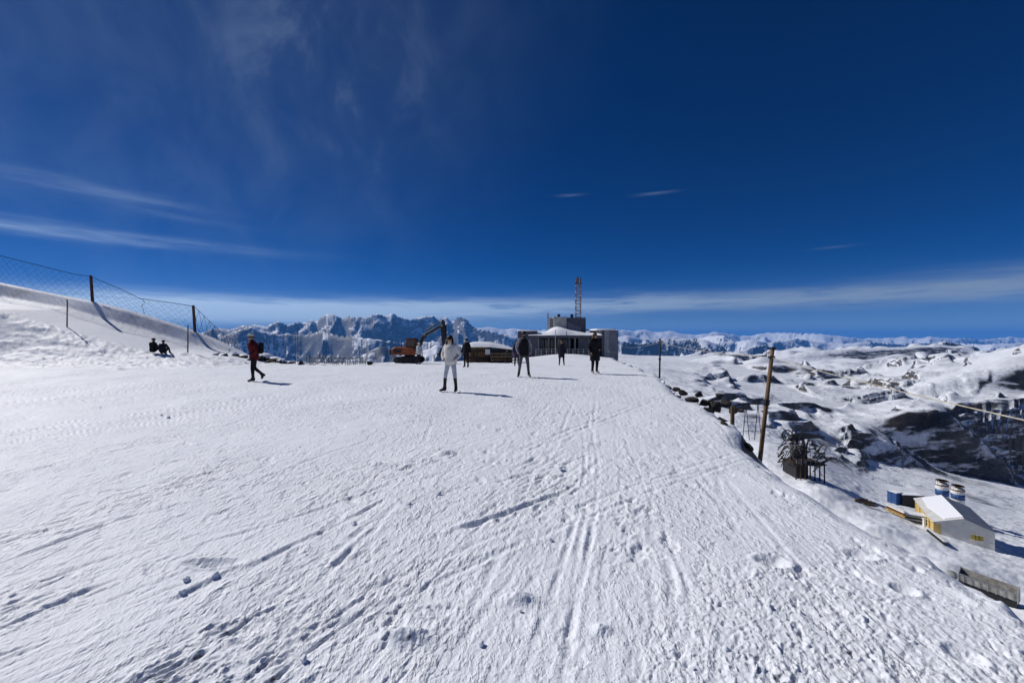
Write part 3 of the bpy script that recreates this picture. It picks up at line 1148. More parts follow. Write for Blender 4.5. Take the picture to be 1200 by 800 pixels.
STD = [(.155, .80), (.175, .86), (.168, 1.0), (.172, 1.12), (.19, 1.28), (.185, 1.38), (.13, 1.455), (.07, 1.50)]
COAT = [(.20, .56), (.20, .66), (.195, .86), (.175, 1.02), (.178, 1.14), (.19, 1.28), (.185, 1.38), (.13, 1.455), (.075, 1.50)]
PUFF = [(.14, .86), (.172, .89), (.18, .96), (.17, 1.02), (.188, 1.12), (.18, 1.2), (.195, 1.3), (.175, 1.39), (.12, 1.455), (.07, 1.50)]


def people():
    # woman in white
    r, J, s = person('person in cream jacket, pale trousers and tall black boots, hands in pockets', ground(528, 11.78, .005), R(-14), 1.62,
                     dict(top=CREAM, legs=PALE, boots=BOOT, skin=SKIN),
                     dict(kneL=(.15, -.02, .50), ankL=(.18, .02, .085), toeL=(.20, -.16, .04), heeL=(.178, .075, .038), kneR=(-.16, -.03, .50), ankR=(-.20, .0, .085), toeR=(-.33, -.12, .04), heeR=(-.165, .05, .038),
                          elbL=(.30, .05, 1.13), wriL=(.20, -.12, 1.0), hanL=(.155, -.15, .99), elbR=(-.30, .06, 1.13), wriR=(-.20, -.11, 1.0), hanR=(-.155, -.15, .99), hdm=(-.02, -.02, 1.63), nos=(-.06, -.112, 1.615)),
                     1.0, 'LR', .86, jacket=(PUFF, 1.15, .82, CREAM))
    hair_cap(r, J, s, HAIR, .22)
    glasses(r, J, s)
    b = MB()
    b.lathe([(.08 * s, 1.42 * s), (.115 * s, 1.45 * s), (.11 * s, 1.49 * s), (.08 * s, 1.505 * s)], (0, .035, 0), 14, 1.05, .95)
    b.build('hood', CREAM, r, True)
    # red jacket, walking
    r, J, s = person('person in dark red jacket, black trousers and pale cap, striding across the snow', ground(298, 14.4, .0), R(-62), 1.68,
                     dict(top=RED, legs=BLACK, boots=BOOT, skin=SKIN, glove=BLACK),
                     dict(kneL=(.10, -.05, .50), ankL=(.10, -.03, .085), toeL=(.10, -.21, .04), heeL=(.10, .03, .038), kneR=(-.11, -.02, .50), ankR=(-.13, .27, .22), toeR=(-.14, .22, .06), heeR=(-.13, .35, .20), che=(0, -.04, 1.28), nek=(0, -.07, 1.465), hdl=(0, -.10, 1.545), hdm=(0, -.115, 1.62), hdt=(0, -.11, 1.685), nos=(0, -.213, 1.60), shoL=(.17, -.03, 1.405), shoR=(-.17, -.05, 1.405),
                          elbL=(.28, .10, 1.16), wriL=(.26, -.04, .94), hanL=(.26, -.08, .87), elbR=(-.27, -.02, 1.14), wriR=(-.25, -.14, .90), hanR=(-.25, -.17, .83)),
                     1.14, '', .5, jacket=(STD, 1.12, .9, RED), gloves=True)
    hair_cap(r, J, s, HAIR)
    cap(r, J, s, mat('pale_cap', (.55, .56, .58), .8, var=.2))
    MB().box((-.2 * s, .0, 1.40 * s), (.12 * s, .16 * s, .07 * s)).build('shoulder_patch', LIGHTJ, r, bevel=.01)
    MB().box((0, .215 * s, 1.22 * s), (.28 * s, .16 * s, .42 * s)).build('backpack', BLACK, r, bevel=.04)
    # man in vest
    r, J, s = person('person in black vest over grey sleeves and grey jeans, feet wide apart', ground(614, 16.0, .0), R(6), 1.78,
                     dict(top=GREYS, legs=JEANS, boots=BOOT, skin=SKIN),
                     dict(kneL=(.15, -.02, .50), ankL=(.19, .02, .085), toeL=(.23, -.15, .04), heeL=(.185, .075, .038), kneR=(-.15, -.02, .50), ankR=(-.20, .02, .085), toeR=(-.26, -.14, .04), heeR=(-.19, .075, .038),
                          elbL=(.28, .06, 1.14), wriL=(.235, -.06, .93), hanL=(.21, -.10, .88), elbR=(-.28, .06, 1.14), wriR=(-.235, -.06, .93), hanR=(-.21, -.10, .88)),
                     1.05, 'LR', .3, jacket=(STD, 1.04, .82, BLACK))
    hair_cap(r, J, s, HAIR)
    glasses(r, J, s)
    MB().lathe([(.05 * s, -.05 * s), (.075 * s, -.02 * s), (.07 * s, .03 * s), (.03 * s, .045 * s)], J['hdl'] * s + Vector((0, -.03, -.0)) * s, 12, 1, 1).build('beard', HAIR, r, True)
    # all in black
    r, J, s = person('person all in black with brown hair, standing beside the grey clad wing', ground(697, 17.4, .0), R(20), 1.72,
                     dict(top=BLACK, legs=BLACK, boots=mat('pale_shoe', (.3, .27, .25), .7), skin=SKIN, glove=SKIN),
                     dict(ankL=(.10, .015, .085), elbL=(.26, .04, 1.15), wriL=(.17, -.14, 1.02), hanL=(.10, -.17, 1.03), elbR=(-.27, .05, 1.14), wriR=(-.24, -.09, .93), hanR=(-.235, -.12, .86)),
                     1.2, 'L', .06, jacket=(COAT, 1.14, .9, BLACK))
    hair_cap(r, J, s, HAIRB, .1)
    # dark coat in front of pavilion
    r, J, s = person('person in knee length navy coat standing before the pavilion terrace', ground(658, 28.0, .0), R(-10), 1.72,
                     dict(top=NAVY, legs=BLACK, boots=BOOT, skin=SKIN),
                     dict(kneL=(.14, -.02, .50), ankL=(.17, .02, .085), toeL=(.2, -.15, .04), heeL=(.17, .075, .038), kneR=(-.12, -.02, .50), ankR=(-.15, .02, .085), toeR=(-.17, -.15, .04), heeR=(-.15, .075, .038)),
                     1.12, 'LR', .3, jacket=(COAT, 1.1, .9, NAVY))
    hair_cap(r, J, s, HAIRB)
    # behind the man in the vest
    r, J, s = person('person in plum jacket half hidden behind the person in black vest', ground(605.5, 26.5, .0), R(14), 1.66,
                     dict(top=PLUM, legs=BLACK, boots=BOOT, skin=SKIN), dict(ankL=(.14, .02, .085), ankR=(-.14, .02, .085), toeL=(.17, -.15, .04), toeR=(-.17, -.15, .04)), 1.12, '', .3, jacket=(COAT, 1.06, .86, PLUM))
    hair_cap(r, J, s, HAIR)
    # small one by the railing
    r, J, s = person('small person in dark olive jacket by the hut railing', ground(594, 33.0, .0), R(50), 1.10,
                     dict(top=OLIVE, legs=BLACK, boots=BOOT, skin=SKIN), dict(ankL=(.12, -.08, .085), toeL=(.13, -.26, .04), heeL=(.12, -.03, .04), ankR=(-.12, .12, .085), toeR=(-.13, -.06, .04), heeR=(-.12, .17, .04)), 1.2, '', .3, jacket=(STD, 1.1, .9, OLIVE))
    hair_cap(r, J, s, HAIR)
    # behind woman in white
    r, J, s = person('person in black half hidden behind the person in cream jacket', ground(546.5, 24.0, .0), R(-20), 1.70,
                     dict(top=BLACK, legs=BLACK, boots=BOOT, skin=SKIN), None, 1.1, '', .3, jacket=(STD, 1.06, .86, BLACK))
    hair_cap(r, J, s, HAIR)
    # by the digger
    r, J, s = person('person in light grey jacket and black trousers beside the orange excavator', ground(491, 30.0, .0), R(-30), 1.62,
                     dict(top=LIGHTJ, legs=BLACK, boots=BOOT, skin=SKIN), dict(elbL=(.30, .0, 1.16), wriL=(.33, -.12, 1.0), hanL=(.34, -.16, .95)), 1.12, '', .3, jacket=(STD, 1.1, .88, LIGHTJ))
    hair_cap(r, J, s, mat('pale_cap', (.55, .56, .58)), name='beanie')
    # beyond the rim
    r, J, s = person('dark clad person standing beyond the rim of the snow flat by boulders', ground(336, 42, .0), R(40), 1.55,
                     dict(top=NAVY, legs=BLACK, boots=BOOT, skin=SKIN), None, 1.15, '', .3, jacket=(STD, 1.1, .9, NAVY))
    hair_cap(r, J, s, HAIR)
    # two sitting on the snow
    sit = dict(pel=(0, 0, .15), wai=(0, -.02, .28), che=(0, -.06, .47), nek=(0, -.08, .66), hdl=(0, -.10, .735), hdm=(0, -.11, .81), hdt=(0, -.10, .88), nos=(0, -.205, .80))
    for q, sd in ((1, 'L'), (-1, 'R')):
        sit.update({'sho' + sd: (.17 * q, -.06, .60), 'elb' + sd: (.27 * q, -.14, .36), 'wri' + sd: (.20 * q, -.34, .40), 'han' + sd: (.15 * q, -.40, .42), 'hip' + sd: (.10 * q, -.05, .13),
                    'kne' + sd: (.15 * q, -.42, .42), 'ank' + sd: (.14 * q, -.62, .09), 'toe' + sd: (.15 * q, -.78, .05), 'hee' + sd: (.14 * q, -.56, .04)})
    for i, (px, lab, top, rz) in enumerate(((178, 'larger of two dark clad people sitting on the snow below the berm', BLACK, 168), (190.5, 'smaller of two dark clad people sitting on the snow below the berm', NAVY, 196))):
        r, J, s = person(lab, ground(px, 25.2, .10), R(rz), 1.72 if i == 0 else 1.58, dict(top=top, legs=BLACK, boots=BOOT, skin=SKIN, glove=BLACK), sit, 1.22, '', .3, gloves=True)
        hair_cap(r, J, s, HAIR)


people()


# ------------------------------------------------------------------ fence on the berm
def berm_fence():
    t = thing('safety_net_fence', 'dark safety net slung between leaning posts on the snow berm', 'fence', at(108, 353, 31))
    posts = [(-130, 31), (108, 31), (228, 31)]
    tops = {}
    for px, d in posts:
        x = (px - HX) / F * d
        z = float(crest_z(np.array([x]))[0])
        top = Vector((x - .10, d, z + 1.95))
        MB().bar((x + .06, d, z - .5), top, .105, .09, 8).build('post', M_POST, t, world=True)
        tops[px] = top
    spans = [(-130, 108, [(0, 299.5), (86, 321)]), (108, 228, [(140, 338), (165, 350), (200, 354.5)])]
    for a, b, mid in spans:
        rope = [tops[a] - Vector((0, .03, .06))] + [at(px, py, 31) for px, py in mid if px > a] + [tops[b] - Vector((0, .03, .06))]
        fine = []
        for i in range(len(rope) - 1):
            for k in range(5):
                fine.append(rope[i].lerp(rope[i + 1], k / 5))
        fine.append(rope[-1])
        MB().path(fine, .02, 5).build('top_rope', M_NET, t, world=True)
        n = int((tops[b] - tops[a]).length / .27)
        xs = [p.x for p in fine]
        zs = [p.z for p in fine]
        X = np.linspace(tops[a].x, tops[b].x, n + 1)
        zt = np.interp(X, xs, zs)
        zb = crest_z(X) - .05
        R_ = 8
        wob = lambda i, j: Vector((.05 * math.sin(i * 1.7 + j), .05 * math.sin(i * .9 + j * 2.1), .04 * math.sin(i * 2.3 + j * 1.1) * (0 < j < R_)))
        P = [[Vector((X[i], 31 - .03, zb[i] + (zt[i] - zb[i]) * j / R_)) + wob(i, j) for j in range(R_ + 1)] for i in range(n + 1)]
        m = MB()
        for i in range(n):
            for j in range(R_):
                if (i + j) % 2 == 0:
                    m.bar(P[i][j], P[i + 1][j + 1], .0062, n=3)
                else:
                    m.bar(P[i][j + 1], P[i + 1][j], .0062, n=3)
        m.build('net', M_NET, t, world=True)
        k = n // 2 + 1
        MB().path([P[k][j] + Vector((.06 * math.sin(j * 1.3), -.02, 0)) for j in range(R_, 0, -1)], .016, 5).build('tie_cord', M_NET, t, world=True)
    # the last bay runs down behind the berm
    m = MB()
    e = [tops[228], Vector((-23.2, 32.5, 1.95)), Vector((-22.6, 33.6, 1.0))]
    g = [tops[228] - Vector((0, 0, 1.8)), Vector((-23.2, 32.5, .6)), Vector((-22.6, 33.6, .0))]
    for i in range(2):
        for k in range(5):
            m.bar(e[i].lerp(e[i + 1], k / 5), g[i].lerp(g[i + 1], (k + 1) / 5), .012, n=3)
            m.bar(g[i].lerp(g[i + 1], k / 5), e[i].lerp(e[i + 1], (k + 1) / 5), .012, n=3)
        m.bar(e[i], e[i + 1], .018, n=4)
    m.build('net', M_NET, t, world=True)


berm_fence()
for px, py0, py1, d, lab in ((78.5, 351, 380, 26.6, 'thin marker pole standing in the rubble below the berm'), (220, 381, 409, 26.2, 'slender marker pole at the foot of the berm beside sitting people')):
    b = ground(px, d)
    o = MB().bar(b - Vector((0, 0, .3)), at(px + .4, py0, d), .038, .03, 7).build('marker_pole', M_WOODD)
    tag(o, lab, 'pole', 'marker poles below the berm')
b = ground(349, 27.6)
tag(MB().bar(b - Vector((0, 0, .3)), at(349, 384, 27.6), .028, .02, 6).build('marker_pole', M_DARK), 'very thin dark pole rising by the snow fence', 'pole')

# ------------------------------------------------------------------ boulders
_bl = []


def boulder_mesh(i):
    while len(_bl) <= i:
        rnd = random.Random(40 + len(_bl))
        bm = bmesh.new()
        bmesh.ops.create_icosphere(bm, subdivisions=2, radius=1.0)
        planes = [(Vector((rnd.gauss(0, 1), rnd.gauss(0, 1), rnd.gauss(0, 1))).normalized(), rnd.uniform(.42, .8)) for _ in range(15)]
        for v in bm.verts:
            for n, k in planes:
                q = v.co.dot(n)
                if q > k:
                    v.co -= n * (q - k)
            v.co.x *= 1.25
            v.co.z *= .78
        me = bpy.data.meshes.new('boulder')
        bm.to_mesh(me)
        bm.free()
        me.materials.append(M_ROCK)
        _bl.append(me)
    return _bl[i]


_capm = None


def boulder(x, y, z, s, label, group, snow=False, rnd=random):
    global _capm
    me = boulder_mesh(rnd.randrange(7))
    o = bpy.data.objects.new('boulder', me)
    o.location = (x, y, z)
    o.scale = (s * rnd.uniform(.8, 1.3), s * rnd.uniform(.8, 1.2), s * rnd.uniform(.7, 1.1))
    o.rotation_euler = (rnd.uniform(-.3, .3), rnd.uniform(-.3, .3), rnd.uniform(0, 6.28))
    col.objects.link(o)
    tag(o, label, 'boulder', group)
    if snow:
        if _capm is None:
            _capm = {}
        if me.name not in _capm:
            bm = bmesh.new()
            bm.from_mesh(me)
            bmesh.ops.delete(bm, geom=[f for f in bm.faces if f.calc_center_median().z < .16], context='FACES')
            for v in bm.verts:
                v.co = v.co * 1.05 + Vector((0, 0, .10 * max(v.co.z, 0)))
            cm = bpy.data.meshes.new('snow_cap')
            bm.to_mesh(cm)
            bm.free()
            cm.polygons.foreach_set('use_smooth', [True] * len(cm.polygons))
            cm.materials.append(M_SNOWT)
            _capm[me.name] = cm
        child('snow_cap', _capm[me.name], o)
    return o


rb = random.Random(11)
for i in range(46):                                 # dark rocks breaking out along the drop-off
    y = 6.6 + 34 * (i / 46) ** 1.25 + rb.uniform(-.4, .4)
    x = edge_x(y) + rb.uniform(-.05, .8) * (1 + y / 26)
    s = rb.uniform(.05, .13) * (1 + y / 17)
    sn = rb.random() < .35
    boulder(x, y, land_at(x, y) - s * .05, s, 'snow capped rock among dark ones along the drop-off edge' if sn else 'bare dark broken rock poking from snow along the drop-off edge', 'rocks along the drop-off', sn, rb)
for px, py, d, s in ((812, 462, 12.6, .34), (826, 466, 12.2, .42), (838, 470, 12.0, .5), (848, 466, 12.6, .40), (858, 473, 11.2, .34), (830, 474, 11.4, .30), (801, 455, 13.6, .3), (792, 450, 14.5, .28), (868, 474, 11.5, .3), (820, 456, 13.8, .36), (843, 458, 13.5, .36)):
    p = at(px, py, d)
    boulder(p.x, p.y, p.z - .17, s * .52, 'angular dark crag stacked below the snow edge by the stub post', 'crags below the edge', False, rb)
for px, py, d, s in ((303, 412, 27.6, .42), (311, 409, 28.0, .60), (322, 413, 27.8, .52), (331, 417, 27.4, .36), (341, 418, 27.4, .32), (316, 420, 26.9, .30), (352, 420, 27.0, .28), (433, 421, 28, .3)):
    p = ground(px, d)
    boulder(p.x, p.y, p.z + s * .3, s, 'dark boulder at the rim behind the striding person', 'boulders at the rim', rb.random() < .5, rb)
for px, py, d, s in ((262, 411, 27.2, .4), (275, 407, 27.8, .5), (285, 408, 27.6, .42), (293, 413, 27.0, .36), (252, 413, 27.0, .34)):
    p = ground(px, d)
    boulder(p.x, p.y, p.z + s * .02, s * .8, 'snow covered boulder at the end of the berm', 'snowy boulders by the berm', True, rb)

# ------------------------------------------------------------------ snow fence of pale slats
def snow_fence():
    a = ground(358, 27.4)
    b = ground(428, 28.2)
    t = thing('snow_fence', 'low fence of pale weathered upright slats at the rim', 'fence', (a + b) / 2)
    slat = MB().box((0, 0, .3), (.055, .02, .74)).build('slat', mat('bleached_wood', (.42, .42, .42), .85, var=.35, vscale=9), t)
    me = slat.data
    n = 30
    rnd = random.Random(3)
    for i in range(n):
        p = a.lerp(b, i / (n - 1))
        z = land_at(p.x, p.y) - p.z
        p = p - t.location
        if i == 0:
            slat.location = p
            continue
        child('slat', me, t, p + Vector((rnd.uniform(-.03, .03), 0, z + rnd.uniform(-.12, .06))), (rnd.uniform(-.08, .08), rnd.uniform(-.14, .14), rnd.uniform(-.3, .3)))
    for z in (.18, .46):
        MB().beam(a + Vector((0, .03, z)), b + Vector((0, .03, z)), .03, .05).build('rail', M_WOODD, t, world=True)


snow_fence()


# ------------------------------------------------------------------ excavator
def excavator():
    base = ground(480, 33.2)
    t = thing('excavator', 'small orange excavator with raised black boom and hanging stick', 'excavator', base, R(-6))
    for y in (-.62, .62):
        tr = MB().prism([(-1.05, y - .17, .22), (-.85, y - .17, .02), (.85, y - .17, .02), (1.05, y - .17, .22), (1.0, y - .17, .46), (.8, y - .17, .56), (-.8, y - .17, .56), (-1.0, y - .17, .46)], (0, .34, 0)).build('track', M_RUBBER, t)
        for i, x in enumerate((-.82, -.4, 0, .4, .82)):
            MB().bar((x, y - .19, .24), (x, y + .19, .24), .17 if i in (0, 4) else .11, n=10).build('roller', M_DARK, tr)
    MB().box((0, 0, .42), (1.1, 1.0, .3)).build('undercarriage', M_DARK, t)
    MB().bar((0, 0, .55), (0, 0, .70), .42, n=16).build('slew_ring', M_DARK, t)
    body = MB().prism([(-1.25, -.68, .70), (.72, -.68, .70), (.80, -.68, .95), (.45, -.68, 1.22), (-.95, -.68, 1.34), (-1.28, -.68, 1.18)], (0, 1.36, 0)).build('body', M_ORANGE, t, bevel=.03)
    MB().box((-.75, -.69, 1.0), (.6, .03, .3)).build('grille', M_DARK, body)
    MB().bar((-.8, .35, 1.3), (-.8, .35, 1.62), .045, n=8).build('exhaust', M_DARK, body)
    MB().prism([(-1.42, -.6, .75), (-1.25, -.6, .72), (-1.25, -.6, 1.2), (-1.40, -.6, 1.12)], (0, 1.2, 0)).build('counterweight', M_DARK, t)
    cab = MB().prism([(-.35, .02, 1.2), (.62, .02, 1.05), (.66, .02, 1.45), (.45, .02, 1.98), (-.3, .02, 1.98)], (0, .64, 0)).build('cab', M_ORANGE, t, bevel=.02)
    MB().box((.10, .0, 1.62), (.6, .03, .5)).build('window', M_GLASS, cab)
    MB().prism([(.68, .08, 1.42), (.48, .08, 1.93), (.50, .08, 1.95), (.72, .08, 1.44)], (0, .52, 0)).build('windscreen', M_GLASS, cab)
    MB().box((.05, .34, 2.0), (.9, .7, .05)).build('roof', M_DARK, cab)
    # boom: two-piece bent arm, stick and bucket
    P0, P1, P2 = Vector((.62, -.25, 1.15)), Vector((1.35, -.25, 2.28)), Vector((2.78, -.25, 3.05))
    bo = MB().beam(P0, P1, .22, .34, (0, 1, 0)).beam(P1 - (P2 - P1).normalized() * .12, P2, .20, .30, (0, 1, 0)).build('boom', M_DARK, t, bevel=.02)
    for p in (P0, P1, P2):
        MB().bar(p - Vector((0, .17, 0)), p + Vector((0, .17, 0)), .09, n=10).build('pivot_pin', M_STEEL, bo)
    MB().bar((.8, -.25, .95), (1.25, -.25, 1.95), .06, n=8).bar((1.25, -.25, 1.95), (1.5, -.25, 2.2), .035, n=8).build('hydraulic_ram', M_DARK, bo)
    MB().bar((1.45, -.25, 2.65), (2.3, -.25, 3.2), .055, n=8).bar((2.3, -.25, 3.2), (2.85, -.25, 3.42), .033, n=8).build('hydraulic_ram', M_DARK, bo)
    st = MB().prism([(2.66, -.34, 2.9), (2.78, -.34, 3.52), (2.95, -.34, 3.45), (3.06, -.34, 2.9), (2.99, -.34, 1.2), (2.83, -.34, 1.2)], (0, .18, 0)).build('stick', M_DARK, t, bevel=.015)
    MB().bar((3.08, -.25, 3.1), (3.1, -.25, 1.85), .05, n=8).build('hydraulic_ram', M_DARK, st)
    bk = MB().prism([(2.74, -.55, 1.28), (3.12, -.55, 1.22), (3.20, -.55, .95), (3.02, -.55, .62), (2.70, -.55, .55), (2.50, -.55, .72)], (0, .6, 0)).build('bucket', M_DARK, t, bevel=.02)
    for k in range(4):
        MB().box((2.5, -.5 + k * .165, .66), (.14, .06, .05)).build('tooth', M_STEEL, bk)


excavator()


# ------------------------------------------------------------------ wooden hut
def hut():
    D = 36.0
    q = lambda px, py, d=D: at(px, py, d)
    g = ground(562, D)
    t = thing('wooden_hut', 'low brown wooden hut with thick rounded snow roof', 'hut', g)
    x0, x1 = q(546, 0).x, q(574, 0).x
    zt, zb = q(0, 407).z, g.z - .3
    w = MB().span((x0, D + .03, zb), (x1, D + 2.6, zt)).build('wall', M_WOODD, t, world=True)
    n = 8
    for i in range(n):
        z = zb + (zt - zb) * (i + .5) / n
        MB().span((x0 - .01, D - .03, z - (zt - zb) / n * .44), (x1 - .003, D + .028, z + (zt - zb) / n * .44)).build('board', M_WOOD if i % 3 else M_WOODD, w, world=True)
    for px in (547, 559, 573):
        MB().box((q(px, 0).x, D - .06, (zt + zb) / 2), (.11, .06, zt - zb)).build('corner_post', M_WOODD, t, world=True)
    MB().span((q(552, 0).x, D - .05, q(0, 421).z), (q(556.5, 0).x, D - .033, q(0, 411).z)).build('door', M_WOODD, t, world=True)
    x2 = q(600, 0).x
    z2 = q(0, 409.5).z
    an = MB().span((x1 + .005, D + .25, zb), (x2, D + 2.4, z2)).build('annexe', M_DARK, t, world=True)
    for i in range(5):
        xx = x1 + .2 + (x2 - x1 - .4) * i / 4
        MB().box((xx, D + .22, (z2 + zb) / 2 + .2), (.34, .05, .5)).build('window', M_GLASS, an, world=True)
    # snow-laden roof, thick and rounded
    me = MB()
    xa, xb = q(542.5, 0).x, q(602, 0).x
    prof = []
    ns, nd = 24, 8
    vs = []
    for i in range(ns + 1):
        u = i / ns
        x = xa + (xb - xa) * u
        hgt = np.interp(u, [0, .06, .2, .5, .8, .95, 1.0], [.06, .30, .46, .44, .28, .14, .04])
        low = zt + (-.02 if u < .55 else -.02 - .22 * (u - .55) / .45)
        for j in range(nd + 1):
            v = j / nd
            y = D - .28 + 3.2 * v
            e = math.sin(math.pi * min(max(v, .0), 1)) ** .35 if 0 < v < 1 else 0
            vs.append((x, y, low + .05 + hgt * e))
    fs = [(i * (nd + 1) + j, (i + 1) * (nd + 1) + j, (i + 1) * (nd + 1) + j + 1, i * (nd + 1) + j + 1) for i in range(ns) for j in range(nd)]
    me.add(vs, fs)
    me.build('snow_roof', M_SNOWT, t, True, world=True)
    rf = MB()
    rf.prism([(xa + .06, D - .2, zt + .0), (q(574, 0).x, D - .2, zt + .0), (xb - .05, D - .2, zt - .22), (xb - .05, D - .2, zt - .16), (q(574, 0).x, D - .2, zt + .06), (xa + .06, D - .2, zt + .06)], (0, 3.0, 0)).build('roof', M_WOODD, t, world=True)
    s = thing('notice_board', 'small white notice board on the front of the wooden hut', 'sign', q(571.5, 424, D - .2))
    s.location.z = land_at(s.location.x, s.location.y)
    MB().span(q(568.7, 415.3, D - .14), q(574.2, 409.2, D - .18)).build('panel', M_WHITE, s, world=True)
    for px in (569.3, 573.6):
        MB().bar((q(px, 0, D - .13).x, D - .13, s.location.z - .2), q(px, 409.4, D - .13), .025, n=6).build('post', M_WOODD, s, world=True)
    # railing in front of the annexe
    t2 = thing('railing', 'dark timber railing in front of the hut annexe', 'railing', ground(590, 34.6))
    for px in (576, 584, 592, 600, 607):
        p = ground(px, 34.6)
        MB().box(p + Vector((0, 0, .36)), (.09, .09, .92)).build('post', M_WOODD, t2, world=True)
    for z in (.25, .5, .76):
        MB().beam(ground(575, 34.54) + Vector((0, 0, z)), ground(608, 34.54) + Vector((0, 0, z)), .04, .10).build('rail', M_WOOD, t2, world=True)


hut()


# ------------------------------------------------------------------ summit station
def station():
    D = 70.0
    q = lambda px, py, d=D: at(px, py, d)
    t = thing('summit_station', 'low dark summit restaurant with snowy tent shaped pavilion roof', 'building', Vector((q(665, 0).x, D, -2.6)))
    zb = -4.2
    # wing on the sunny side
    w1 = MB().span((q(607, 0).x, D, zb), (q(630, 0).x, D + 9, q(0, 388).z)).build('side_wing', M_CLAD, t, world=True)
    for i in range(5):
        xa = q(607 + i * 4.5, 0).x
        MB().span((xa + .02, D - .05, zb), (xa + .62, D - .004, q(0, 388.4).z)).build('cladding_panel', M_CLAD, w1, world=True)
    MB().span((q(606.4, 0).x, D - .15, q(0, 388).z + .004), (q(631, 0).x, D + 9.2, q(0, 386.4).z)).build('roof_snow', M_SNOWT, w1, True, bevel=.09, world=True)
    # pavilion: deck, back wall with glazing, columns, fascia, tent roof
    MB().span((q(626, 0).x, D - 1.5, zb), (q(703, 0).x, D + 9, q(0, 417.5).z)).build('terrace_deck', M_CONC, t, world=True)
    bw = MB().span((q(630, 0).x + .003, D + 5, q(0, 417.5).z), (q(703, 0).x - .003, D + 9, q(0, 393.5).z)).build('back_wall', M_DARK, t, world=True)
    for i in range(9):
        xa = q(634, 0).x + i * 1.08
        MB().span((xa, D + 4.93, q(0, 415).z), (xa + .92, D + 4.99, q(0, 398).z)).build('window', M_GLASS if i % 4 else M_CLADL, bw, world=True)
    for px, wd in ((631, .26), (643, .13), (655, .13), (667, .13), (674, .26), (690, .13), (701, .26)):
        MB().span((q(px, 0).x - wd / 2, D + .1, q(0, 417.5).z), (q(px, 0).x + wd / 2, D + .1 + wd, q(0, 394).z)).build('column', M_CLADL, t, world=True)
    MB().span((q(620, 0).x, D - .9, q(0, 396).z), (q(706, 0).x, D + .4, q(0, 393).z)).build('fascia', M_CLAD, t, world=True)
    MB().span((q(678, 0).x, D + .2, q(0, 417.5).z), (q(689.5, 0).x, D + .32, q(0, 396.2).z)).build('screen_wall', M_CLAD, t, world=True)
    vs, fs = [], []
    nx, ny = 40, 10
    for i in range(nx + 1):
        for j in range(ny + 1):
            u = i / nx
            v = j / ny
            px = 618.5 + 88 * u
            y = D - 1.0 + 9.8 * v
            ux = np.interp(px, [618.5, 630, 642, 650, 655, 661, 672, 690, 700, 706.5], [.0, .16, .38, .86, 1.0, .92, .55, .22, .20, .12])
            vv = np.interp(v, [0, .12, .5, .88, 1], [0, .42, 1, .42, 0])
            z = q(0, 393.2).z + .06 + 1.42 * ux * (.35 + .65 * vv) * (vv > 0) + (0.16 if 0 < v < 1 and 0 < u < 1 else 0)
            vs.append((q(px, 0).x, y, z))
    fs = [(i * (ny + 1) + j, (i + 1) * (ny + 1) + j, (i + 1) * (ny + 1) + j + 1, i * (ny + 1) + j + 1) for i in range(nx) for j in range(ny)]
    MB().add(vs, fs).build('tent_roof', M_SNOWT, t, True, world=True)
    # plant block behind
    pb = MB().span((q(664, 0, 77).x, 77, -2.5), (q(686.5, 0, 77).x, 83, q(0, 372, 77).z)).build('plant_block', M_CLAD, t, world=True)
    MB().span((q(648.6, 0, 76).x, 76, -2.5), (q(664, 0, 76).x - .004, 83, q(0, 371, 76).z)).build('concrete_tower', M_CONC, t, world=True)
    MB().span((q(644, 0, 76.6).x, 76.6, -2.5), (q(648.6, 0, 76).x - .004, 82, q(0, 372.4, 76.6).z)).build('tower_flank', M_CLADL, t, world=True)
    for px in (655, 670.3):
        MB().span((q(px - 1.5, 0, 78).x, 78, q(0, 372.5, 78).z), (q(px + 1.5, 0, 78).x, 78.5, q(0, 368, 78).z)).build('chimney', M_DARK, t, world=True)
    MB().prism([q(665, 388, 76.9), q(681, 388, 76.9), q(681, 384, 76.9), q(665, 377, 76.9)], (0, .08, 0)).build('stair_flank', M_CLADL, pb, world=True)
    MB().bar(q(642, 392, 75), q(642, 366.5, 75), .17, .15, 10).build('flue_pipe', M_STEEL, t, world=True)
    # grey clad wing at the drop-off
    w2 = MB().span((q(704, 0).x, D - .8, -8), (q(723, 0).x, D + 10, q(0, 387).z)).build('clad_wing', M_CLAD, t, world=True)
    n = 6
    for i in range(n):
        xa = q(707 + i * 15.5 / n, 0).x
        MB().span((xa + .015, D - .86, -7.9), (xa + q(600 + 15.5 / n, 0).x - .015, D - .803, q(0, 387.4).z)).build('cladding_panel', M_CLADL if i > 1 else M_GREY, w2, world=True)
    for zz in (399, 412):
        MB().span((q(706.8, 0).x, D - .90, q(0, zz + .4).z), (q(722.7, 0).x, D - .863, q(0, zz).z)).build('seam', M_STEEL, w2, world=True)
    MB().span((q(698, 0).x, D - .9, q(0, 387).z + .004), (q(720.5, 0).x, D + 10, q(0, 385.2).z)).build('roof_snow', M_SNOWT, w2, True, bevel=.1, world=True)
    MB().span((q(719.8, 0).x, D + .5, q(0, 387).z), (q(722.6, 0).x, D + 2, q(0, 385).z)).build('roof_vent', M_DARK, w2, world=True)
    # white pictogram: a climbing figure shape of plain strokes
    pg = MB()
    for pts in ([(711, 419.5), (712, 415.2)], [(712, 415.2), (713.6, 413)], [(712, 415.2), (713.6, 417)], [(713.6, 417), (713.2, 419)], [(713.4, 413), (711.4, 412.4)]):
        a = q(*pts[0], D - .9)
        b = q(*pts[1], D - .9)
        pg.beam(a, b, .02, .17, (0, 1, 0))
    pg.bar(q(713.2, 411.4, D - .91), q(713.2, 411.4, D - .89), .13, n=10)
    pg.build('pictogram', M_WHITE, w2, world=True)
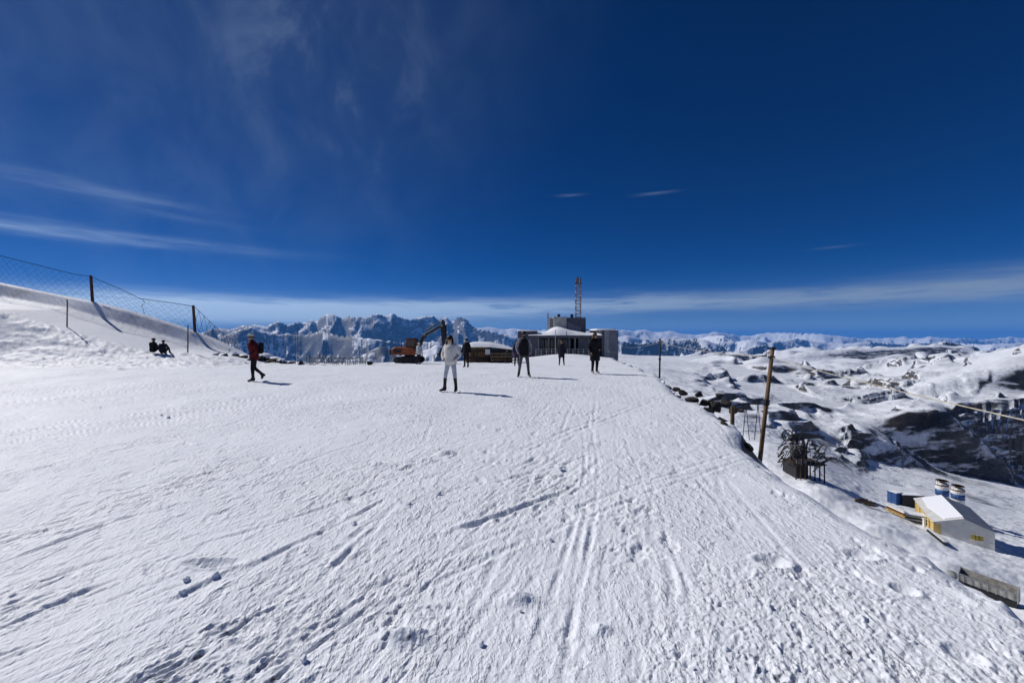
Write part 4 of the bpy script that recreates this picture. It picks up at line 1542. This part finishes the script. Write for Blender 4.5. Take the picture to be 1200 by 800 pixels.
    # terrace railing
    t2 = thing('railing', 'steel railing along the pavilion terrace', 'railing', Vector((q(655, 0, 67).x, 67, land_at(q(655, 0, 67).x, 67))))
    for i in range(12):
        p = q(628 + i * 6.2, 0, 67)
        z0 = land_at(p.x, 67)
        MB().bar((p.x, 67, z0 - .1), (p.x, 67, q(0, 409, 67).z), .045, n=6).build('post', M_STEEL, t2, world=True)
    for py in (409, 412, 415):
        MB().bar(q(627, py, 67), q(697, py, 67), .035, n=6).build('rail', M_STEEL, t2, world=True)
    # lattice mast
    t3 = thing('lattice_mast', 'tall steel lattice mast with antenna head above the station', 'mast', q(677.5, 389, 79))
    c = q(677.5, 0, 79).x
    hw = .46
    zt, z0 = q(0, 333, 79).z, q(0, 389, 79).z - .3
    cs = [(c - hw, 79 - hw), (c + hw, 79 - hw), (c + hw, 79 + hw), (c - hw, 79 + hw)]
    for x, y in cs:
        MB().bar((x, y, z0), (x, y, zt), .06, n=6).build('leg', M_RUST, t3, world=True)
    n = 15
    for i in range(n + 1):
        z = z0 + (zt - z0) * i / n
        for k in range(4):
            a, b = cs[k], cs[(k + 1) % 4]
            MB().bar((*a, z), (*b, z), .035, n=4).build('rung', M_STEEL if i % 2 else M_RUST, t3, world=True)
            if i < n:
                z2 = z0 + (zt - z0) * (i + 1) / n
                MB().bar((*(a if i % 2 else b), z), (*(b if i % 2 else a), z2), .02, n=4).build('brace', M_STEEL, t3, world=True)
    MB().span((c - .66, 79 - .66, zt), (c + .66, 79 + .66, zt + .12)).build('platform', M_DARK, t3, world=True)
    for x, y in ((c - .42, 78.6), (c + .42, 78.6), (c, 79.4)):
        MB().box((x, y, zt + .62), (.26, .16, 1.05)).build('antenna', M_RUST, t3, bevel=.03, world=True)
    MB().bar((c, 79, zt), (c, 79, zt + 1.5), .09, n=8).build('spike', M_DARK, t3, world=True)
    for px, py, d, lab in ((651, 386, 62, 'thin pale flagpole standing before the pavilion roof'), (664, 388, 60, 'dark slim flagpole by the person in navy coat')):
        p = ground(px, d)
        tag(MB().bar(p - Vector((0, 0, .3)), q(px, py, d), .06, .045, 8).build('flagpole', M_STEEL if px < 660 else M_DARK), lab, 'flagpole')


station()


# ------------------------------------------------------------------ rope fence along the edge
def rope_fence():
    P2 = [at(773, 438, 20.6), at(773.5, 397, 20.6)]
    P1 = [at(893, 518, 8.0), at(905.5, 408, 8.05)]
    P0 = [Vector((3.86, 1.5, land_at(3.86, 1.5) - .2)), Vector((3.90, 1.5, 1.22))]
    for (a, b), r, lab in ((P2, .045, 'slim dark rope post standing in rocks at the drop-off'), (P1, .042, 'tall leaning wooden rope post at the snow edge'), (P0, .042, 'wooden rope post at the end of the pale rope')):
        t = thing('rope_post', lab, 'post', a, 0, 'rope posts along the edge')
        MB().bar(a - (b - a).normalized() * .9, b, r, r * .85, 9).build('pole', M_WOOD if r < .043 else M_WOODD, t, True, world=True)
        k = a.lerp(b, .90)
        MB().bar(k - (b - a).normalized() * .02, k + (b - a).normalized() * .03, r * 1.5, n=9).build('rope_clamp', M_DARK, t, world=True)
        k = a.lerp(b, .42)
        MB().bar(k - (b - a).normalized() * .05, k + (b - a).normalized() * .06, r * 1.35, n=9).build('band', M_DARK, t, world=True)
        MB().box(b, (r * 1.9, r * 1.9, .05)).build('cap', M_DARK, t, world=True)
    A = P2[0].lerp(P2[1], .90)
    B = P1[0].lerp(P1[1], .90)
    Cc = P0[0].lerp(P0[1], .88)
    Z = at(726, 404, 68)
    pts = []
    for a, b, sag, n in ((Z, A, .35, 12), (A, B, .10, 14), (B, Cc, .05, 14)):
        for i in range(n):
            u = i / n
            p = a.lerp(b, u)
            p.z -= sag * 4 * u * (1 - u)
            pts.append(p)
    pts.append(Cc)
    o = MB().path(pts, .0062, 6).build('safety_rope', M_ROPE, None, True)
    tag(o, 'pale rope strung along the posts above the drop-off', 'rope')
    b = at(858, 498, 9.3)
    tag(MB().bar(b - Vector((0, 0, .5)), at(858.5, 476, 9.3), .045, .043, 9).build('stub_post', M_WOOD), 'short square cut wooden stub post at the edge beside crags', 'post')


rope_fence()


# ------------------------------------------------------------------ ski lift gear on the shelf below
def on_land(px, d):
    x = (px - HX) / F * d
    return Vector((x, d, land_at(x, d)))


def lift():
    D = 112.0
    u = D / F
    g = on_land(940, D)
    t = thing('lift_drive_station', 'dark steel ski lift drive station with bullwheel and overhanging arm', 'ski lift', g)
    q = lambda px, py, d=D: at(px, py, d)
    zt = q(0, 540).z
    MB().span((q(927, 0).x, D - 2.0, g.z - 6), (q(941, 0).x, D + 3.5, zt - .2)).build('machine_block', M_DARK, t, world=True)
    rl = random.Random(17)
    for i in range(64):
        a = q(rl.uniform(915, 968), rl.uniform(518, 548), D + rl.uniform(-5.5, -2))
        v = Vector((rl.gauss(0, 1), rl.gauss(0, .6), rl.gauss(0, .9))).normalized() * rl.uniform(.8, 2.6)
        MB().beam(a - v, a + v, rl.uniform(.1, .3), rl.uniform(.1, .3)).build('strut', rl.choice((M_DARK, M_DARK, M_DARK, M_DARK, M_WOODD, M_STEEL)), t, world=True)
    MB().span((q(920, 0).x, D - 4, zt + .003), (q(956, 0).x, D + 2, zt + .25)).build('platform', M_WOODD, t, world=True)
    for i in range(7):
        xx = q(922 + i * 5.4, 0).x
        MB().bar((xx, D - 3.6, g.z - 5), (xx, D - 3.6, zt), .16, n=6).build('platform_leg', M_WOODD, t, world=True)
        MB().bar((xx, D - 3.8, zt + .3), (xx, D - 3.8, zt + 1.4), .06, n=5).build('railing_post', M_STEEL, t, world=True)
    for k in (.8, 1.35):
        MB().bar((q(921, 0).x, D - 3.8, zt + k), (q(956, 0).x, D - 3.8, zt + k), .05, n=5).build('rail', M_STEEL, t, world=True)
    for px in (927, 934, 944):
        MB().beam(q(px, 538, D), q(px - (px - 934) * .3, 514, D), .5, .5, (0, 1, 0)).build('column', M_DARK, t, world=True)
    MB().beam(q(942, 532, D - 1), q(948, 514, D - 1), .25, .3, (0, 1, 0)).build('strut', M_DARK, t, world=True)
    arm = MB().prism([q(924, 516), q(930, 509), q(945, 507), q(958, 509.5), q(967, 511.5), q(967, 513), q(958, 513.5), q(944, 514), q(932, 518)], (0, .9, 0)).build('arm', M_DARK, t, world=True)
    MB().beam(q(946, 515.5), q(956, 517.5), .25, .3, (0, 1, 0)).build('strut', M_DARK, arm, world=True)
    # bullwheel with spokes
    c = q(922.5, 510, D - .6)
    w = MB()
    n = 18
    ring = [c + Vector((math.cos(2 * math.pi * i / n) * 1.45, 0, math.sin(2 * math.pi * i / n) * 1.45)) for i in range(n + 1)]
    for i in range(n):
        w.bar(ring[i], ring[i + 1], .16, n=6)
    wh = w.build('bullwheel', M_DARK, t, world=True)
    for i in range(6):
        MB().bar(c, ring[i * 3], .09, n=5).build('spoke', M_DARK, wh, world=True)
    MB().bar(c - Vector((0, .3, 0)), c + Vector((0, .5, 0)), .3, n=10).build('hub', M_STEEL, wh, world=True)
    MB().span(q(930, 537, D - 2.4), q(943, 522, D - 1.2)).build('gearbox', M_DARK, t, bevel=.2, world=True)
    MB().span(q(955, 538, D - 2.4), q(961, 534, D - 1.4)).build('control_box', M_STEEL, t, world=True)
    for px in (928, 938):
        MB().bar(q(px, 510, D - .5), q(px + 1, 503.5, D - .5), .12, n=6).build('sheave_mount', M_DARK, t, world=True)
    # trestle pylons
    for px, d, top, lab in ((878, 150, 473, 'dark open trestle frame with splayed legs below the edge'), ):
        b = on_land(px, d)
        t2 = thing('trestle', lab, 'trestle', b)
        zt = at(0, top, d).z
        for sx in (-1, 1):
            cx = b.x + sx * 2.2 + 1
            for k in (-1, 1):
                MB().bar((cx + k * 1.3, d, land_at(cx + k * 1.3, d) - .5), (cx, d, zt), .13, n=6).build('leg', M_DARK, t2, world=True)
        MB().bar((b.x - 1.6, d, zt), (b.x + 3.6, d, zt - .25), .14, n=6).build('cross_beam', M_DARK, t2, world=True)
        for k in (.25, .5):
            MB().bar((b.x - 2.0, d, b.z + (zt - b.z) * k), (b.x + 3.8, d, b.z + (zt - b.z) * k), .07, n=5).build('tie', M_DARK, t2, world=True)
    # lift hanger frame on the snow beyond
    b = on_land(963, 150)
    t3 = thing('tow_frame', 'small dark U shaped frame standing on the open snow', 'frame', b)
    for k in (-1.0, 1.0):
        MB().bar(b + Vector((k, 0, -.5)), b + Vector((k * 1.1, 0, 2.4 if k < 0 else 1.7)), .16, n=6).build('upright', M_DARK, t3, world=True)
    MB().beam(b + Vector((-1, 0, .35)), b + Vector((1, 0, .35)), .3, .35).build('base_bar', M_DARK, t3, world=True)


lift()


# ------------------------------------------------------------------ building site on the slope below
def hall():
    D = 86.0
    c0 = at(1094.7, 610.7, D)
    l = Vector((.55, .835, 0))
    w = Vector((.835, -.55, 0))
    W, Ln, rise = 8.6, 14.2, 1.7
    ze = c0.z
    g = land_at(c0.x + 4, c0.y)
    t = thing('storage_hall', 'pale gabled storage hall with grey membrane roof and yellow sides on the slope', 'shed', Vector((c0.x, c0.y, g)))
    A, B = c0, c0 + w * W
    C_, D_ = A + l * Ln, B + l * Ln
    m = c0 + w * W * .5 + Vector((0, 0, rise))
    n = m + l * Ln
    zb = min(land_at(p.x, p.y) for p in (A, B, C_, D_)) - 1
    dn = lambda p: Vector((p.x, p.y, zb))
    ew = lambda p: p - Vector((0, 0, .05))
    MB().prism([dn(A), dn(B), ew(B), ew(m), ew(A)], l * .25).build('gable_wall', M_TARP, t, world=True)
    MB().prism([dn(C_), dn(D_), ew(D_), ew(n), ew(C_)], -l * .25).build('gable_wall', M_TARP, t, world=True)
    sw = MB().prism([dn(A) + l * .26, dn(C_) - l * .26, ew(C_) - l * .26, ew(A) + l * .26], w * .25).build('side_wall', M_YELLOW, t, world=True)
    MB().prism([dn(B) + l * .26, dn(D_) - l * .26, ew(D_) - l * .26, ew(B) + l * .26], -w * .25).build('side_wall', M_TARP, t, world=True)
    for k in range(5):
        p = A + l * (Ln * (k + .02) / 4.1) - w * .06
        MB().bar(dn(p), ew(p), .11, n=5).build('stanchion', M_YELLOW, sw, world=True)
    o = l * .35
    e = -w * .35 - Vector((0, 0, .12))
    e2 = w * .35 - Vector((0, 0, .12))
    up = Vector((0, 0, .09))
    r1 = MB().prism([A + e - o, m - o, m + up - o, A + e + up - o], l * (Ln + .7)).build('roof_slope', M_TARP, t, world=True)
    MB().prism([m - o + w * .004, B + e2 - o, B + e2 + up - o, m + up - o + w * .004], l * (Ln + .7)).build('roof_slope', mat('grey_sheet_roof', (.19, .20, .24), .45, .3, var=.2, vscale=.8), t, world=True)
    # slipped snow sheet on the sunny slope
    a, b = A + e + up, m + up
    MB().prism([a.lerp(b, .42) + l * .3, b + l * .3, b + l * (Ln * .98), a.lerp(b, .30) + l * (Ln * .98), a.lerp(b, .22) + l * (Ln * .6)], (0, 0, .16)).build('roof_snow', M_SNOWT, r1, world=True)
    p = A + w * (W * .62)
    wi = MB().prism([p + Vector((0, 0, -2.3)) - l * .06, p + w * 1.7 + Vector((0, 0, -2.3)) - l * .06, p + w * 1.7 + Vector((0, 0, -1.2)) - l * .06, p + Vector((0, 0, -1.2)) - l * .06], l * .05).build('window', mat('yellow_pane', (.42, .33, .06), .4), t, world=True)  # the pane itself is yellow, nothing glows behind it
    for za in (-2.38, -1.2):
        MB().beam(p - w * .1 + Vector((0, 0, za + .04)) - l * .07, p + w * 1.8 + Vector((0, 0, za + .04)) - l * .07, .12, .10).build('frame', M_WHITE, wi, world=True)
    for k in (1, 2):
        s = p + w * 1.7 * k / 3 + Vector((0, 0, -2.3)) - l * .09
        MB().bar(s, s + Vector((0, 0, 1.1)), .04, n=4).build('mullion', M_DARK, wi, world=True)
    MB().prism([dn(A) - w * .02 - l * .03, dn(A) + w * 1.0 - l * .03, ew(A) + w * 1.0 - l * .03 - Vector((0, 0, .3)), ew(A) - w * .02 - l * .03 - Vector((0, 0, .3))], l * .028).build('door', M_YELLOW, t, world=True)


hall()


def silo(px, d, top, r, lab):
    b = on_land(px, d)
    zt = at(0, top, d).z
    t = thing('silo', lab, 'silo', b, 0, 'silos behind the hall')
    h = zt - b.z
    MB().lathe([(r, -1.5), (r, h - .5), (r * .93, h - .25), (r * .6, h), (.02, h + .1)], b, 22).build('tank', M_WHITE, t, True, world=True)
    MB().lathe([(r * 1.012, h * .62), (r * 1.012, h * .80)], b, 22).build('blue_band', M_BLUE, t, True, world=True)
    MB().lathe([(r * 1.03, h - .75), (r * 1.03, h - .45)], b, 22).build('rim', M_RUST, t, True, world=True)
    for k in range(8):
        a = 2 * math.pi * k / 8
        p = b + Vector((math.cos(a) * r * .95, math.sin(a) * r * .95, h - .45))
        MB().bar(p, p + Vector((0, 0, 1.0)), .05, n=4).build('railing_post', M_RUST, t, world=True)
    MB().lathe([(r * .96, h + .48), (r * .99, h + .52), (r * .96, h + .56), (r * .93, h + .52), (r * .96, h + .48)], b, 20).build('railing', M_RUST, t, world=True)
    p = b + Vector((-r * .75, -r * .75, 0))
    for s in (-.2, .2):
        MB().bar(p + Vector((s, 0, -.5)), p + Vector((s, 0, h)), .04, n=4).build('ladder_rail', M_STEEL, t, world=True)


silo(1104, 108, 565, 1.3, 'taller white silo with blue band and rusty rim behind the hall')
silo(1122.5, 111, 571, 1.35, 'shorter white silo with rusty rim behind the hall')


def ribbed_box(name, lab, cat, px, d, size, rz, m, doors=True):
    b = on_land(px, d)
    t = thing(name, lab, cat, b, rz)
    L_, W_, H_ = size
    MB().box((0, 0, H_ / 2 - .25), (L_, W_, H_ + .5)).build('body', m, t)
    for s in (-1, 1):
        for k in range(int(L_ / .5)):
            MB().box((-L_ / 2 + .35 + k * .5, s * (W_ / 2 + .03), H_ / 2), (.22, .06, H_ * .86)).build('rib', m, t)
    for z in (.06, H_ - .06):
        MB().box((0, 0, z), (L_ + .12, W_ + .14, .14)).build('frame_rail', m, t)
    if doors:
        for s in (-1, 1):
            dr = MB().box((-L_ / 2 - .035, s * W_ / 4, H_ / 2), (.07, W_ / 2 - .06, H_ * .9)).build('door', m, t)
            MB().bar((-L_ / 2 - .09, s * W_ / 6, .2), (-L_ / 2 - .09, s * W_ / 6, H_ - .2), .03, n=5).build('lock_bar', M_STEEL, dr)
    MB().box((0, 0, H_ + .09), (L_ * .9, W_ * .9, .16)).build('snow_cover', M_SNOWT, t, bevel=.05)
    return t


ribbed_box('container', 'blue steel container standing on end of the dark one beyond the hall', 'container', 1049, 113, (2.3, 2.3, 3.2), R(12), M_BLUE)
ribbed_box('container', 'black container beside the blue one beyond the hall', 'container', 1066.5, 112, (5.3, 2.4, 3.4), R(-8), M_DARK)  # black is this box's own colour


def bench_pieces():
    # stacked beams
    a = at(1039, 600, 97)
    b = at(1061, 611.5, 92)
    za, zb = land_at(a.x, a.y), land_at(b.x, b.y)
    a.z = za + .25
    b.z = zb + .25
    s = (b - a).cross(Vector((0, 0, 1))).normalized()
    for k, (m, dz, lab) in enumerate(((M_YELLOW, .25, 'yellow beam lowest of the stack on the slope below the containers'), (M_RUST, .80, 'rusty beam in the middle of the stack on the slope'), (M_WHITE, 1.3, 'snow topped pale beam uppermost of the stack on the slope'))):
        t = thing('beam', lab, 'beam', a + Vector((0, 0, dz)), 0, 'stacked beams')
        o = s * (k * .12 - .1)
        p, q = a + Vector((0, 0, dz)) + o, b + Vector((0, 0, dz)) + o
        MB().beam(p, q, .9 - k * .15, .08).beam(p + Vector((0, 0, .42)), q + Vector((0, 0, .42)), .9 - k * .15, .08).build('flange', m, t, world=True)
        MB().beam(p + Vector((0, 0, .21)), q + Vector((0, 0, .21)), .10, .36).build('web', m, t, world=True)
    # dark stacked formwork by the hall
    b = on_land(1071, 92)
    t = thing('formwork_stack', 'dark grey stack of formwork panels beside the yellow hall side', 'stack', b, R(-30))
    for k in range(5):
        MB().box((.1 * (k % 2), .05 * k, .1 + k * .36), (4.2 - .2 * k, 2.2, .3)).build('panel', M_DARK if k % 2 else M_GREY, t)
    MB().box((.1, .1, 1.95), (3.6, 2.1, .22)).build('snow_cover', M_SNOWT, t, bevel=.06)
    b = on_land(1083, 89)
    tag(MB().box(b + Vector((0, 0, .7)), (.4, .35, 2.2)).box(b + Vector((0, 0, 1.9)), (.7, .5, .18)).build('gate_post', M_WHITE), 'white capped gate post at the corner of the hall', 'post')
    # loose girder
    a = on_land(1087, 85) + Vector((0, 0, .5))
    b = on_land(1108, 76) + Vector((0, 0, .5))
    t = thing('girder', 'long white girder lying on the snow below the hall gable', 'girder', a)
    MB().beam(a + Vector((0, 0, .4)), b + Vector((0, 0, .4)), .5, .12).build('top_flange', M_WHITE, t, world=True)
    MB().beam(a + Vector((0, 0, .1)), b + Vector((0, 0, .1)), .14, .46).build('web', M_DARK, t, world=True)
    MB().beam(a - Vector((0, 0, .2)), b - Vector((0, 0, .2)), .5, .12).build('bottom_flange', M_DARK, t, world=True)
    # heap of dark timbers
    rnd = random.Random(9)
    c = on_land(1018, 97)
    for i in range(7):
        p = c + Vector((rnd.uniform(-2, 2), rnd.uniform(-2, 2), .2 + i * .10))
        a = rnd.uniform(-.9, .3)
        dv = Vector((math.cos(a), math.sin(a), rnd.uniform(-.22, .05))) * rnd.uniform(1.0, 2.1)
        p.z = land_at(p.x, p.y) + .35 + i * .12
        o = MB().beam(p - dv, p + dv, .34, .3).build('timber', M_WOODD)
        tag(o, 'dark timber in the loose heap on the snow below the lift', 'timber', 'heap of dark timbers')


bench_pieces()


def trough():
    a = at(1125, 678, 60)
    b = at(1193, 703, 55.5)
    a.z = max(a.z, land_at(a.x, a.y) + 1.0)
    b.z = max(b.z, land_at(b.x, b.y) + 1.0)
    d = (b - a).normalized()
    s = d.cross(Vector((0, 0, 1))).normalized()
    if s.y > 0:
        s = -s                                          # towards the piste
    t = thing('steel_trough', 'long grey open steel trough on dark supports just below the piste edge', 'trough', a)
    up = Vector((0, 0, 1))
    MB().prism([a + s * .6, a + s * .75 + up * 1.0, a + s * .67 + up * 1.0, a + s * .52], b - a).build('near_side', mat('worn_grey_metal', (.36, .35, .32), .6, .2, var=.3, vscale=1.5), t, world=True)
    MB().prism([a - s * .6, a - s * .75 + up * 1.5, a - s * .67 + up * 1.5, a - s * .52], b - a).build('far_side', MATS['worn_grey_metal'], t, world=True)
    MB().prism([a + s * .52, a - s * .52, a - s * .52 + up * .1, a + s * .52 + up * .1], b - a).build('floor', M_GREY, t, world=True)
    for p, k in ((a, -1), (b, 1)):
        MB().prism([p + s * .78 - up * .25, p - s * .78 - up * .25, p - s * .8 + up * 1.62, p + s * .8 + up * 1.1], d * .12 * k).build('end_plate', M_GREY, t, world=True)
    MB().prism([a + s * .8 + up * 1.0, a + s * .64 + up * 1.0, a + s * .64 + up * 1.12, a + s * .8 + up * 1.12], b - a).build('top_rail', M_STEEL, t, world=True)
    L_ = (b - a).length
    for k in range(7):
        p = a + d * (L_ * (k + .5) / 7)
        MB().prism([p + s * .66, p + s * .80 + up * .98, p + s * .86 + up * .98, p + s * .72], d * .12).build('rib', M_GREY, t, world=True)
    MB().beam(a + s * .45 - up * .55, b + s * .45 - up * .55, .22, 1.0).build('sill_beam', M_DARK, t, world=True)
    MB().beam(a - s * .45 - up * .55, b - s * .45 - up * .55, .22, 1.0).build('sill_beam', M_DARK, t, world=True)
    for k in range(4):
        p = a + d * (L_ * (k + .3) / 4)
        MB().bar(Vector((p.x, p.y, land_at(p.x, p.y) - .8)) + s * .4, p + s * .4 - up * .3, .14, n=6).build('support', M_DARK, t, world=True)
    # round spare drum at the uphill end
    c = a - d * .9
    tag(MB().bar(c - s * .5, c + s * .5, .62, n=16).bar(c - s * .55, c + s * .55, .2, n=10).build('cable_drum', M_GREY, None, True), 'grey snow dusted cable drum at the head of the trough', 'drum')


trough()

# scattered pebbles of ice and dirt on the piste
rc = random.Random(21)
_cl = None
for i in range(34):
    px = rc.uniform(40, 1120)
    py = rc.uniform(436, 790)
    x, y = gp(px, py)
    if x > edge_x(y) - .15:
        continue
    s = rc.uniform(.012, .032) * (1 + y / 12)
    o = bpy.data.objects.new('ice_lump', boulder_mesh(rc.randrange(7)) if _cl is None else _cl)
    if _cl is None:
        _cl = boulder_mesh(3).copy()
        _cl.materials.clear()
        _cl.materials.append(mat('crusted_snow', (.70, .73, .79), .6, var=.15, vscale=2))
        o.data = _cl
    o.location = (x, y, land_at(x, y) + s * .25)
    o.scale = (s, s, s)
    o.rotation_euler = (rc.uniform(0, 3), rc.uniform(0, 3), rc.uniform(0, 6))
    col.objects.link(o)
    tag(o, 'loose lump of crusted snow lying on the trodden piste', 'snow lump', 'loose lumps on the piste')
